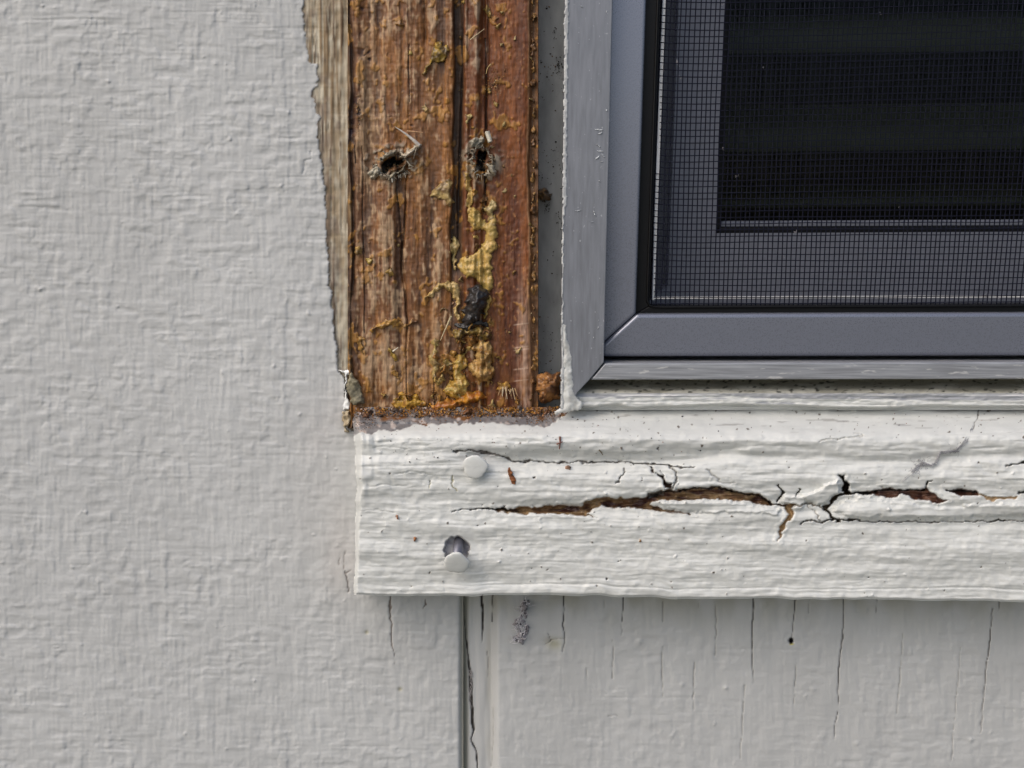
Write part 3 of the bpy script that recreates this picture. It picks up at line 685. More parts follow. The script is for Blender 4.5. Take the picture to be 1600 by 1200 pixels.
H -= 8*(1-np.clip((X-leftx)/sw_, 0, 1))**1.6                                 # rounded left arris
H -= 1.2*(1-smooth(0, 4.0, yb-Y))**2                                    # rounded lower arris
H -= .25*np.exp(-((Y-(yb-17)-1.2*N(60, 60, 76))/1.2)**2)*smooth(640, 720, X)
C = np.ones(sh+(3,))*np.array(PAINT_T)
C *= (1+.018*N(40, 20, 77))[..., None]
T.C, T.H = C, H
# bare grey-brown ledge where the vertical trim used to stand
pe = np.interp(X, [540, 560, 572, 600, 620, 650, 700, 760, 800, 830, 855, 875, 884, 890, 905], [690, 677, 676, 671, 671, 664, 662, 661, 664, 667, 665, 657, 650, 632, 630])+1.6*N(5, 3, 78)+1.2*N(2, 1.6, 79)
lg = smooth(-.8, .8, pe-Y)
lc = mix((.15, .145, .15), (.22, .21, .21), smooth(-1, 1, N(9, 5, 80)+.4*N(2, 2, 81))); lc = mix(lc, (.16, .07, .025), smooth(.2, 1.2, N(6, 4, 82)+(652-Y)/8))
lc = mix(lc, (.42, .36, .33), smooth(.9, 1.8, N(2.4, 2, 83)+.4*smooth(600, 560, X)+.4*smooth(820, 870, X)))
T.C = mix(T.C, lc, lg); T.H -= .55*lg; T.H += .22*lg*N(2.5, 2, 84)
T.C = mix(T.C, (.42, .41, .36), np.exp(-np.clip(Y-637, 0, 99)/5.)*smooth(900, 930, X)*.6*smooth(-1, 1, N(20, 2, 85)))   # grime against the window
sc_ = smooth(1.7, 2.3, N(14, .9, 86)+.3*N(3, .8, 87))*smooth(690, 660, Y)*(X > 890); T.C = mix(T.C, (.28, .27, .26), sc_*.7)
# splits
wood_in = mix((.14, .075, .038), (.26, .17, .085), smooth(-1, 1.2, N(5, 2.0, 88)+.3*N(1.6, 1.2, 89))); wood_in = mix(wood_in, (.055, .022, .016), smooth(.4, 1.4, N(7, 2.4, 90)))
fib = .35*N(9, 1.1, 52)+.25*N(3, 1.2, 51)+.3*N(5, 3, 50)
wood_tan = mix((.33, .22, .11), (.20, .12, .06), smooth(-1, 1, N(2, 5, 91)))
wood_red = mix((.17, .085, .055), (.07, .03, .022), smooth(-1, 1, N(3, 3, 92)))
BK = (.020, .014, .010)
jT = (1.3*N(5, 2.5, 93)+.7*N(2, 1.3, 94), .9*N(5, 2.5, 95)+.6*N(2, 1.3, 96))
def tbox(pts, pad):
    a = np.array([p[:2] for p in pts]); r = np.where((Y[:, 300] > a[:, 1].min()-pad-4) & (Y[:, 300] < a[:, 1].max()+pad+4))[0]; c = np.where((X[60] > a[:, 0].min()-pad-4) & (X[60] < a[:, 0].max()+pad+4))[0]
    return slice(r[0], r[-1]+1), slice(c[0], c[-1]+1)
def lift(poly, amt, edge):
    b = tbox(poly, 12); ins = pip(X[b]+jT[0][b], Y[b]+jT[1][b], poly); d, _ = line_dist(X[b]+jT[0][b], Y[b]+jT[1][b], poly, True)
    T.H[b] += amt*smooth(0, edge, np.where(ins, d, 0))
T.box = tbox; T.X, T.Y = X, Y
lift([(1247, 776), (1262, 770), (1290, 757), (1313, 746), (1316, 772), (1300, 782), (1280, 790), (1258, 786)], 1.5, 5)
lift([(1218, 786), (1226, 774), (1245, 771), (1256, 778), (1262, 788), (1248, 800), (1238, 790), (1228, 787)], 1.2, 4)
lift([(1322, 778), (1345, 772), (1400, 781), (1470, 790), (1560, 784), (1630, 786), (1630, 806), (1500, 812), (1330, 810), (1298, 800), (1302, 788)], .9, 6)
lift([(1020, 784), (1074, 782), (1134, 783), (1190, 791), (1222, 794), (1220, 805), (1110, 803), (1050, 797)], .8, 4)
T.hole([(762, 793), (800, 795.5), (815, 790), (840, 791), (860, 789), (910, 790), (920, 783), (933, 777), (970, 777), (990, 779), (1010, 777), (1014, 770), (1030, 767), (1050, 764), (1080, 761), (1116, 761), (1155, 768), (1185, 773), (1200, 782), (1208, 789), (1198, 790), (1170, 783), (1134, 781), (1104, 779), (1074, 780), (1050, 781), (1020, 783), (1016, 788), (1040, 796), (1070, 802), (1040, 800), (999, 796), (975, 794), (939, 790), (928, 793), (918, 804), (935, 808), (915, 808), (890, 804), (860, 802), (815, 803), (800, 801), (775, 799)], 2.6, wood_in, jT, 1.6, lip=.25)
T.crack([(707, 798, .9), (735, 796, 1.3), (762, 794, 2.4), (795, 797, 2.2)], 1.4, BK, jT)
T.crack([(1010, 779, 1), (1040, 768, 1.8), (1080, 762.5, 2.2), (1120, 762.5, 2.5), (1160, 771, 2), (1190, 778, 2), (1206, 789, 2)], 1.6, (.03, .017, .012), jT)
T.crack([(1020, 792, 1.4), (1050, 797, 1.6), (1080, 803, 1)], .9, (.13, .075, .04), jT)
T.hole([(1009, 726), (1018, 731), (1024, 739), (1033, 742), (1042, 750), (1050, 757), (1050, 765), (1040, 763), (1034, 750), (1028, 745), (1020, 737)], 2.4, (.035, .018, .012), jT, 1.3, lip=.2)
T.crack([(1044, 727, 1.4), (1056, 738, 2.0), (1057, 752, 1.8), (1051, 764, 2.2)], 1.0, (.30, .29, .27), jT)
T.hole([(1011, 771), (1022, 768), (1040, 766), (1040, 774), (1022, 776), (1012, 779)], 1.6, mix((.30, .27, .24), (.15, .12, .1), smooth(-1, 1, N(2, 2, 97))), jT, 1.2)
T.crack([(1034, 736, 1.), (1036, 743, 1.2)], .6, (.2, .19, .18), jT)
# valley crease from the upper nail to the right, overhang shade in its colour
T.crack([(709, 705, 1.6), (735, 703.5, 2.0), (758, 706, 3.0), (788, 714, 1.7), (803, 721, 1.9), (830, 720, 1.3), (875, 723, 1.7), (930, 722.5, 1.2), (980, 722, 1.4), (1011, 725, 1.6), (1050, 728, 1.6), (1086, 730.5, 1.2)], 1.2, (.085, .075, .065), jT)
T.crack([(1106, 734, 2), (1116, 744, 3), (1124, 753, 1.5), (1150, 757, 1)], .5, (.40, .40, .39), jT)
T.crack([(976, 733, 1.4), (972, 742, 1.6), (970, 752, 1.8), (962, 754, 1)], .8, (.17, .16, .15), jT)
T.crack([(1204, 788, 2.6), (1216, 789, 2.2), (1230, 790, 3)], 1.6, (.12, .07, .035), jT)
T.crack([(1239, 789, 1.6), (1250, 792, 1.2), (1262, 788, 1.5), (1282, 790, 1.2), (1290, 797, 2)], .9, (.25, .22, .18), jT)
T.crack([(1262, 788, 1.2), (1272, 800, 1), (1282, 812, 1.4)], .6, (.3, .28, .25), jT)
T.crack([(1218, 758, 1.6), (1225, 768, 3.2), (1222, 776, 2.5), (1214, 784, 1.6)], 1.4, (.03, .024, .015), jT)
T.crack([(1248, 764, 1.8), (1245, 773, 1.4)], .9, (.03, .03, .02), jT)
T.hole([(1229, 789), (1241, 788), (1241, 800), (1238, 814), (1230, 818), (1224, 824), (1221, 836), (1218, 846), (1216, 838), (1217, 824), (1227, 815), (1231, 803)], 2.0, wood_tan, jT, 1.2, lip=.2)
T.hole([(1311, 742), (1319, 741), (1322, 750), (1328, 756), (1326, 772), (1317, 775), (1316, 762), (1319, 754)], 3.2, (.012, .008, .006), jT, 1.3, lip=.25)
T.crack([(1320, 770, 5), (1308, 777, 3.6), (1296, 785, 4.6), (1291, 796, 5.0), (1296, 807, 3), (1306, 812, 1.8), (1314, 815, 1.4)], 2.0, (.045, .028, .012), jT)
T.crack([(1252, 819, 1.6), (1262, 815, 2.4), (1270, 813, 2), (1284, 816, 2.4), (1296, 812, 2.6), (1320, 812.5, 2.2), (1350, 813, 1.4), (1400, 815, 1.1), (1640, 814, 1.2)], 1.3, (.05, .04, .03), jT)
T.hole([(1328, 771), (1358, 767), (1390, 762), (1416, 765), (1442, 764), (1452, 767), (1460, 770), (1466, 777), (1482, 783), (1464, 787), (1442, 781), (1428, 779), (1419, 775), (1411, 774), (1398, 778), (1382, 778), (1364, 772)], 2.4, wood_red, jT, 1.4, lip=.25)
T.crack([(1326, 772, 2), (1358, 769.5, 3), (1390, 764.5, 2.2), (1442, 766.5, 2.2)], 1.6, BK, jT)
T.hole([(1476, 764), (1500, 765), (1526, 766), (1530, 774), (1500, 775), (1488, 771)], 2.4, wood_red, jT, 1.3, lip=.2)
T.hole([(1526, 770), (1545, 776), (1592, 775), (1590, 778), (1552, 782), (1534, 777)], 1.3, (.36, .25, .14), jT, 1.2)
T.crack([(1480, 766, 2.5), (1526, 768, 3)], 1.2, BK, jT)
T.crack([(1452, 751, 1.6), (1446, 757, 3), (1444, 767, 2.6)], 1.6, (.025, .02, .015), jT)
T.crack([(1570, 728, 1), (1600, 722.5, 2.6), (1640, 716, 3)], 1.4, (.05, .045, .04), jT)
T.crack([(1592, 769, 2.4), (1602, 771, 2.6), (1640, 775, 3)], 1.4, (.05, .045, .04), jT)
T.crack([(671, 751, 1.), (673, 762, 1.2)], .4, (.45, .42, .28), jT); T.crack([(706, 743, 1.2), (708, 752, 1.6), (706, 758, 1.4), (714, 766, 1.4)], .5, (.40, .36, .20), jT)
T.crack([(1281, 690, 1.2), (1300, 686, 1.2), (1344, 682, 1.6), (1346, 678, 1.2), (1336, 675, 1.2)], .5, (.45, .45, .42), jT)
T.crack([(1530, 636, 1.2), (1527, 655, 1.3), (1519, 672, 1.)], .6, (.20, .19, .18), jT)
T.crack([(812, 655, 1), (870, 662, 1)], .3, None, jT)
for x_, y_, n__ in ((608, 700, 3), (640, 740, 2), (600, 760, 4), (585, 800, 2)):
    T.crack([(x_-26, y_, 1.2), (x_, y_-3, 1.8), (x_+34, y_+2, 1.2)], .25, None, jT)
# nail hole: ragged ring of broken paint
d = np.hypot((X-714)/21., (Y-857)/20.)+.05*N(2.5, 2.5, 98); k = 1-smooth(.88, 1.02, d); T.H -= k*2.2; T.C = mix(T.C, mix((.30, .29, .31), (.42, .41, .42), smooth(-1, 1, N(3, 3, 99))), k)
d = np.hypot((X-748)/26., (Y-712)/9.); k = np.exp(-d*d); T.H -= k*1.2; T.C = mix(T.C, (.30, .27, .26), k*.6*smooth(-1, .6, N(3, 2, 100)))
# flecks of dark dirt
fl = smooth(2.75, 3.0, N(1.5, 1.5, 101)+.5*smooth(740, 640, Y)); T.C = mix(T.C, (.12, .10, .08), fl)
inside = smooth(.25, .1, T.C.mean(-1))*(T.Y > 700); T.H += inside*fib*.8
link('board', T.mesh('board', None, {'left': 0, 'bottom': 0}), trim, M['trim'])

# nails
def disc_nail(name, cx, cy, r, h_head, h_base, tilt, parent, label):
    o = bpy.data.objects.new(name, None); COL.objects.link(o); o.parent = parent; o['label'] = label; o.empty_display_size = .005
    c = P(cx, cy, h_head)
    bm = bmesh.new(); n = 40; rgn = random.Random(int(cx)); R = r*.16*MM; rings = []
    for kk, (rr, dz) in enumerate(((.01, .16), (.35, .20), (.7, .13), (.9, .04), (1.0, -.10), (1.03, -.35), (.99, -.75), (.7, -.8))):
        ring = []
        for i in range(n):
            a = 2*math.pi*i/n; q = rr*R*(1+(.05*math.sin(3*a+cx)+.035*math.sin(5*a+1)+.02*math.sin(11*a)+rgn.uniform(-.02, .02))*(rr > .8))
            ring.append(bm.verts.new((q*math.cos(a), -(dz+.04*math.sin(a*1.0+2)*rr+rgn.uniform(-.02, .02))*MM, q*math.sin(a))))
        rings.append(ring)
    for a_, b_ in zip(rings, rings[1:]):
        for i in range(n): bm.faces.new((a_[i], a_[(i+1) % n], b_[(i+1) % n], b_[i]))
    bm.faces.new(rings[0][::-1]); bm.faces.new(rings[-1])
    bmesh.ops.recalc_face_normals(bm, faces=bm.faces)
    bmesh.ops.transform(bm, matrix=Matrix.Translation(Vector(c)) @ Matrix.Rotation(tilt, 4, 'X'), verts=bm.verts)
    me = bpy.data.meshes.new('head'); bm.to_mesh(me); bm.free()
    for p in me.polygons: p.use_smooth = True
    at = me.attributes.new('col', 'FLOAT_COLOR', 'POINT'); at.data.foreach_set('color', np.tile(np.array([*[v*.97 for v in PAINT_T], 1], np.float32), len(me.vertices)))
    link('head', me, o, M['trim'])
    # shank runs from the back of the head into the wood
    bm = bmesh.new(); bmesh.ops.create_cone(bm, cap_ends=True, segments=20, radius1=1.45*MM, radius2=1.45*MM, depth=1)
    a = Vector(c)+Vector((0, .3*MM, 0)); b = Vector((c[0], -h_base*MM, c[2]+(h_head-h_base)*MM*math.tan(-tilt)*-1))
    dvec = b-a; 
    for v in bm.verts: v.co.z *= dvec.length
    bmesh.ops.transform(bm, matrix=Matrix.Translation((a+b)/2) @ dvec.to_track_quat('Z', 'Y').to_matrix().to_4x4(), verts=bm.verts)
    me = bpy.data.meshes.new('shank'); bm.to_mesh(me); bm.free()
    for p in me.polygons: p.use_smooth = len(p.vertices) == 4
    link('shank', me, o, M['nail'])
    return o
disc_nail('nail', 742.5, 730, 19.5, 21.6, 12, math.radians(2), trim, 'painted nail head nearly flush, the upper of the two')
disc_nail('nail', 713, 881, 20.5, 25.5, 12, math.radians(22), trim, 'painted nail backing out of a ragged hole, the lower of the two')

# ================================================================== WINDOW
win = thing('window', 'grey aluminium window with worn painted outer frame, sash and dark glass', 'window')
def xl(x0_, s, y): return x0_+s*y
jl, jr = lambda y: 882-.010*y, lambda y: 957.5-.0245*y
prism('side_frame', [(jl(-1500), -1500), (jr(-1500), -1500), (jr(566), 566), (922, 592.5), (902.5, 613), (893, 633), (jl(640)+1, 640)], 11, -12, M['alu_worn'], win, .3)
prism('sill_frame', [(945, 567.5), (3200, 562), (3200, 589), (922.6, 593.6)], 10.6, -4, M['alu_worn_h'], win, .5)
# nailing fin seen in the gap beside the wood
prism('nailing_fin', [(815, -1500), (900, -1500), (900, 672), (815, 672)], -11, -13, M['fin'], win, 0)
# sill lip: dirty sloping shelf below the frame, its front edge daubed with trim paint
L = Surf(axis(893, 894, 1640, 3200, 1.8), np.arange(590, 641, 1.1))
X, Y = L.X, L.Y; yl = 0*X
L.H = 1.5+7*smooth(592, 616, Y)+.0*X
fr_ = smooth(613, 616, Y)
L.H += .35*L.noise(24, 2, 401)*fr_*.5+.1*L.noise(3, 2, 402)
low = 633.5+1.3*L.noise(30, 30, 403)+1.3*L.noise(8, 8, 404)*smooth(1060, 960, X)
L.H -= 3.5*smooth(-.5, 2.5, Y-low)
dirt = mix((.27, .26, .21), (.42, .41, .35), smooth(-1, 1.4, L.noise(14, 3, 405)+.5*L.noise(4, 2, 406)+(Y-608)/7))
dirt = mix(dirt, (.05, .05, .04), smooth(1.0, 2.0, L.noise(2, 1.4, 407)))
grey = np.array((.33, .34, .36))
pt = smooth(-.25, .25, L.noise(60, 2.5, 408)*.6+(Y-624)/4.5+.9*smooth(1180, 950, X)-.35*L.noise(7, 1.6, 409))
L.C = mix(dirt, mix(np.broadcast_to(grey, dirt.shape), PAINT_T, pt), fr_)
L.C = mix(L.C, (.80, .80, .78), np.exp(-((Y-617.5)/1.)**2)*smooth(.0, 1.2, L.noise(22, 3, 410))*.8)
link('sill_lip', L.mesh('sill_lip'), win, M['trim'])
prism('slot_shade_backing', [(935, 545), (3200, 540), (3200, 600), (893, 604)], -5, -30, M['dark'], win, 0)  # dark backing added behind the slot, its shade put into the colour
# paint carried over on to the left of the frame
pw = [(jl(y)-.5, y) for y in range(640, -420, -20)]
pr = []
wn = [random.Random(9).uniform(-2, 2) for _ in range(80)]
for i, y in enumerate(range(-420, 641, 20)):
    wdt = 4.6+wn[i]*.9+(6.0 if -40 < y < 190 else 0)*(0.6+.2*wn[i]) + (2.5*max(0, min(1, (y-510)/60)))+(3 if 190 <= y < 330 else 0)
    pr.append((jl(y)+wdt, y))
patch('paint_smear', pw+pr, 11, .10, M['trim'], win, (.50, .51, .505), (.33, .34, .35), step=1.3, ragged=.55, lump=.15, seed=500, r=1.2)
patch('caulk_bead', [(877, 505), (886, 505), (888, 530), (893, 545), (897, 590), (897, 612), (905, 624), (912, 630), (909, 640), (897, 643), (880, 645), (868, 650), (866, 642), (877, 636), (878, 600)], 10.6, .8, M['trim'], win, (.55, .56, .54), (.42, .42, .40), step=1.2, ragged=.5, lump=.18, seed=510, r=4)
# chips in the grey coat
for k, (cx, cy, rx, ry, a) in enumerate([(903, 329, 6, 1.5, -.2), (929, 334, 2, 6.5, -.5), (924, 346, 5, 1.3, .2), (935, 203, 7, 1.8, .1), (938, 208, 5, 1.4, -.3), (935, 228, 5, 1.7, .5), (938, 236, 7, 1.5, .3), (934, 246, 5, 2.2, -.4), (942, 243, 4, 2, .9), (940, 253, 4, 1.3, .1), (909, 10, 4, 1.1, .5), (947, 25, 1, 10, .15), (948, 172, 1.4, 4, 0), (937, 283, 3, 1.6, .5), (936, 290, 4, 1.4, 1.3), (898, 210, 1, 6, 0), (935, 500, 1.2, 5, 0), (934, 512, 1.6, 3, 0), (928, 528, 1.2, 3, 0), (925, 458, 1, 3.5, 0)]):
    patch('paint_fleck', blob_poly(cx, cy, rx, ry, a, 12, .3, 30+k), 11, .12, M['trim'], win, (.58, .60, .62), (.42, .44, .46), step=.8, ragged=.5, seed=520+k, r=.8)

# insect screen: mitred frame, rubber spline, mesh
scr = thing('insect_screen', 'insect screen of fine dark mesh in a mitred grey aluminium frame set into the window', 'window screen')
il = lambda y: 1010-.033*y
prism('side_rail', [(944, -1500), (il(-1500), -1500), (il(490), 490), (940, 538)], 7, -3, M['alu'], scr, .8)
prism('bottom_rail', [(il(490)+.4, 490.3), (3200, 483), (3200, 553), (940, 557.5), (940, 538.8)], 7, -3, M['alu'], scr, 1.1)
gl1 = lambda y: 1033-.036*y
prism('side_channel', [(il(-1500)-6, -1500), (gl1(-1500)+1, -1500), (gl1(478)-1, 478), (il(494)-6, 494)], 4.2, -3, M['rubber'], scr, .25)
prism('bottom_channel', [(il(494)-6, 494), (gl1(478)-1, 478.3), (3200, 469), (3200, 489)], 4.2, -3, M['rubber'], scr, .25)
sp_pts = [(gl1(y)-5, y, 4.4) for y in np.linspace(-1500, 466, 40)]+[(gl1(466)-4.2, 472, 4.4), (gl1(466)-1, 477.5, 4.4), (gl1(466)+6, 479.5, 4.4)]+[(x, 480-.004*(x-1030), 4.4) for x in np.linspace(1035, 3100, 40)]
strands('spline', [(sp_pts, 2.3, 2.3)], M['rubber'], scr)
wires = []
rg2 = np.random.default_rng(2)
x = 1034.2
XX = []
while x < 1036+2000: XX.append(x); x += 7.75
bowx = lambda y, x: (x-1036)*(-.0001)*(y) - .036*y
ycont = np.linspace(-330, 479, 70)
for x in XX:
    if x > 2400: break
    ph = rg2.uniform(0, 6.28, 3); am = rg2.uniform(.15, .55, 3)
    off = am[0]*np.sin(ycont/33+ph[0])+am[1]*np.sin(ycont/90+ph[1])+1.2*np.sin(ycont/140+x/300)
    wires.append(([(x+bowx(yy, x)+o, yy, 3.0) for yy, o in zip(ycont, off)], .92, .92))
yk = 476.; k = 0; YK = []
while yk > -330: YK.append(yk); yk -= 9.3+min(1.2, max(0, (476-yk)/300))
xc = np.concatenate([np.linspace(1012, 1660, 70), np.linspace(1680, 2400, 12)])
for yk in YK:
    ph = rg2.uniform(0, 6.28, 3); am = rg2.uniform(.15, .5, 3)
    off = am[0]*np.sin(xc/31+ph[0])+am[1]*np.sin(xc/85+ph[1])+1.3*np.sin(xc/170+yk/90)-.010*(xc-1020)*(1.+.8*(476-yk)/476)-5*np.exp(-(xc-1015)/30)*min(1, (476-yk)/100)
    wires.append(([(xx+bowx(yk, 1030)*0, yk+o, 3.15) for xx, o in zip(xc, off) if xx > gl1(yk)-2], .80, .80))
tag(strands('mesh', wires, M['wire'], scr), kind='stuff')
# bits of fluff caught in the mesh
fz = []
for cx, cy, n, L_ in ((1057, 95, 5, 12), (1063, 122, 3, 5), (1151, 275, 5, 5), (1129, 232, 3, 3), (1243, 361, 4, 5), (1193, 105, 2, 3), (1540, 462, 6, 7), (1560, 463, 4, 6), (1405, 325, 2, 3), (1128, 7, 3, 3), (1376, 20, 2, 3), (1222, 400, 3, 4), (1293, 443, 3, 4)):
    for q in range(n):
        a = random.uniform(0, 6.28) if L_ < 10 else 1.4+random.uniform(-.3, .3); ll = L_*random.uniform(.5, 1); x_, y_ = cx+random.uniform(-2, 2), cy+random.uniform(-2, 2)
        fz.append(([(x_, y_, 2.4), (x_+ll*.5*math.cos(a)+random.uniform(-1, 1), y_+ll*.5*math.sin(a), 2.8), (x_+ll*math.cos(a), y_+ll*math.sin(a), 2.4)], .5, .25, (.5, .5, .5)))
tag(strands('lint', fz, M['web'], scr), kind='stuff')

# frame edge just behind the mesh, bright reflection put into its pale colour
ws = lambda y: 1035.2-.038*y
prism('bright_frame_edge', [(ws(-1500), -1500), (ws(-1500)+5.6, -1500), (ws(469)+5, 469), (ws(469), 469)], 2.2, -12, M['frame_edge'], win, .1)
prism('bright_frame_edge', [(1022, 463.8), (3200, 455.5), (3200, 458.8), (1022, 467.2)], 2.0, .5, M['frame_edge'], win, .1)
# sash
sl = lambda y: 1133-.041*y
HS = -13
prism('sash_stile', [(ws(-1500)+24, -1500), (sl(-1500), -1500), (sl(364), 364), (1044, 446)], HS, -30, M['sash'], win, 0)
prism('sash_channel', [(ws(-1500)-20, -1500), (ws(-1500)+30, -1500), (1052, 470), (1000, 476)], HS-9, -30, M['sash'], win, 0)
prism('sash_rail', [(sl(364)+.3, 364.4), (3200, 354), (3200, 490), (1000, 490), (1000, 476.5), (1044, 446.4)], HS, -30, M['sash'], win, 0)
prism('glazing_bead', [(1124, 345), (3200, 335), (3200, 351), (1119, 358)], -17, -29, M['sash'], win, 1.6)
prism('glazing_bead', [(1124, 354), (3200, 345), (3200, 366), (1116, 368)], -15.5, -24, M['rubber'], win, .8)
prism('glazing_bead', [(sl(-1500)-4, -1500), (sl(-1500)+8, -1500), (sl(364)+8, 366), (sl(364)-4, 368)], -16, -29, M['rubber'], win, .6)
prism('pane', [(sl(-1500)-4, -1500), (3200, -1500), (3200, 366), (sl(366)-4, 366)], -26, -29, M['glass'], win, 0)
# blind behind the glass
bl = thing('window_blind', 'dim olive horizontal window blind hanging behind the dark glass', 'blind')
for y0_, y1_ in ((-420, -330), (-255, -170), (-85, 0-0), (0+4, 84), (166, 238), (292, 326)):
    n = 10; V = []; Fq = []
    for i in range(n+1):
        t_ = i/n; yy = y0_+(y1_-y0_)*t_; hh = -62-14*(1-t_)+5*math.sin(math.pi*t_)
        V += [tuple(P(1060, yy, hh)), tuple(P(2600, yy-16, hh))]
        if i: q = 2*i; Fq.append((q-2, q, q+1, q-1))
    nb_ = len(V)
    V += [(v[0], v[1]+.0008, v[2]) for v in V]; Fq += [tuple(nb_+k for k in f[::-1]) for f in Fq]
    link('slat', mesh_np('slat', V, Fq), bl, M['blind'])

# ================================================================== LOOSE AND SMALL THINGS
# torn paint and bare end grain at the corner of the trim
fl_ = thing('paint_flake', 'curled white and olive paint flake standing between bare wood and siding at the trim corner', 'paint flake')
patch('white_layer', Z2([(288, 822), (310, 835), (325, 848), (333, 870), (325, 900), (330, 960), (318, 1035), (355, 1040), (360, 1000), (345, 960), (335, 920), (345, 860), (366, 848), (366, 824), (330, 826)]), .6, 1.3, M['trim'], fl_, (.80, .81, .80), (.70, .71, .70), seed=601, r=1.2, lump=.2, step=.9, ragged=.5)
patch('old_layer', Z2([(336, 855), (372, 850), (392, 880), (410, 920), (432, 955), (432, 1000), (400, 1012), (372, 1012), (352, 960), (336, 920)]), 3.0, 1.7, M['crumb'], fl_, (.25, .22, .14), (.17, .15, .10), seed=602, r=2.5, lump=.15)
patch('bare_edge', Z2([(316, 1040), (362, 1040), (362, 1090), (350, 1130), (346, 1168), (325, 1150), (318, 1090)]), 1.2, 2.0, M['crumb'], fl_, (.46, .39, .27), (.33, .25, .15), seed=603, r=2, lump=.2)
# rotten lump in the bottom of the gap
tag(patch('rotten_wood_chunk', [(838, 588), (846, 583), (855, 579), (866, 583), (877, 580), (877, 622), (864, 628), (847, 632), (840, 618), (836, 602)], 2, 4.2, M['glue'], None, (.30, .14, .045), (.12, .05, .018), seed=610, r=7, lump=.3), 'orange brown rotten wood chunk wedged at the bottom of the gap beside the window frame', 'wood chunk')
tag(patch('rotten_wood_crumb', blob_poly(850, 306, 12, 13, 0, 14, .3, 8), -11, 5, M['glue'], None, (.26, .15, .06), (.08, .04, .015), seed=620, r=5, lump=.5), 'small brown crumb stuck to the grey metal in the upper part of the gap', 'wood crumb')
# debris along the ledge
deb = thing('wood_debris', 'rotten wood crumbs and lumps heaped along the ledge under the bare wood', 'debris')
for k in range(34):
    x = rg.uniform(562, 872); y = rg.uniform(638, 650); hh = 19.5-16.5*(1-float(smooth(0, 1, (y-632)/58.)))**1.15-.6
    o = patch('lump', blob_poly(x, y, rg.uniform(3.5, 10), rg.uniform(2.5, 5.5), rg.uniform(-.4, .4), 12, .35, 80+k), hh, rg.uniform(.8, 2.2), M['glue'], deb,
              rg.choice([(.30, .14, .03), (.16, .07, .03), (.07, .045, .035), (.42, .21, .04), (.24, .2, .18)]), step=.9, seed=2200+k*7, r=2, lump=.5, ragged=1.0)
it = []
for k in range(3800):
    x = rg.uniform(553, 884); pey = float(np.interp(x, [553, 600, 700, 800, 855, 884], [677, 671, 662, 664, 664, 650]))
    y = rg.triangular(634, pey+1, 643 if rg.random() < .75 else 655)
    if 590 < x < 820 and y > 652 and rg.random() < .8: continue
    yy = y; hh = 19.5-16.5*(1-float(smooth(0, 1, (yy-632)/58.)))**1.15-.55
    c = rg.choice([(.26, .11, .025), (.36, .16, .03), (.10, .05, .025), (.05, .03, .02), (.17, .08, .03), (.14, .12, .12)]) if 575 < x < 850 else rg.choice([(.45, .36, .33), (.12, .07, .04), (.22, .12, .05), (.06, .04, .03)])
    if y < 646 and rg.random() < .3: c = (.42, .2, .03)
    it.append((x, y, hh+rg.uniform(0, 1.1), rg.uniform(.7, 3.0)*(1 if y < 650 else .6), c))
tag(crumbs('grains', it, M['crumb'], deb), kind='stuff')
it = []
for k in range(230):
    x = rg.uniform(838, 880); y = rg.choice([rg.uniform(-20, 640), rg.gauss(540, 30), rg.gauss(110, 20), rg.gauss(250, 25)])
    if y > 640: continue
    it.append((x, y, -10.9, rg.uniform(.5, 2.6)*rg.choice([.5, 1, 1]), rg.choice([(.04, .03, .02), (.07, .05, .02), (.16, .09, .03)])))
for cx, cy, n in ((873, 103, 30), (866, 48, 12), (853, 320, 30), (872, 345, 10), (846, 590, 12)):
    for q in range(n): it.append((rg.gauss(cx, 2.5), rg.gauss(cy, 7), -10.7, rg.uniform(.8, 2.4), (.045, .04, .02)))
tag(crumbs('dirt_specks', it, M['crumb']), 'dark dirt specks stuck to the grey metal in the gap', 'dirt', kind='stuff')
def tface(x, y):
    j = np.argmin(abs(T.X[60]-x)); i = np.argmin(abs(T.Y[:, j]-y)); return float(T.H[i, j])
it = []
for k in range(170):
    x = rg.choice([rg.uniform(600, 1000), rg.uniform(880, 1640)]); y = rg.choice([rg.gauss(672, 16), rg.gauss(700, 18)])
    if x > 1100: y = rg.gauss(655, 8)
    if y < 640 or y > 780: continue
    it.append((x, y, tface(x, y)+.1, rg.uniform(.6, 1.7), rg.choice([(.03, .03, .025), (.05, .04, .03), (.2, .07, .03)])))
for x, y, s_ in ((970, 875, 2.2), (913, 815, 1), (945, 820, 1), (655, 798, 1.6), (640, 722, 2.4), (651, 717, 2), (684, 715, 2), (1139, 673, 2.6), (1174, 668, 1.5), (1533, 676, 3.4), (1529, 666, 1.8), (1066, 651, 2.2), (903, 656, 3), (895, 652, 2.4), (709, 704, 3.0), (735, 703, 2.6), (621, 790, .8)):
    it.append((x, y, tface(x, y)+.1, s_, (.03, .028, .022)))
tag(crumbs('dirt_specks', it, M['crumb']), 'tiny dark specks scattered over the white trim board', 'dirt', kind='stuff')
def chip(poly, lab, c, seed, th=.7):
    h = tface(np.mean([p[0] for p in poly]), np.mean([p[1] for p in poly]))
    o = patch('wood_chip', poly, h, th, M['crumb'], None, c, tuple(.4*v for v in c), seed=seed, step=.8, ragged=.5, r=1.5, lump=.4)
    if o: tag(o, lab, 'wood chip')
chip([(793, 731), (798, 730), (801, 741), (807, 748), (806, 757), (800, 757), (795, 748)], 'largest reddish wood chip lying on the white trim just right of the upper nail', (.34, .12, .04), 1)
chip([(617.5, 804), (622, 804), (624, 813), (619, 813)], 'tiny brown wood chip on the trim left of the long split', (.34, .15, .07), 2)
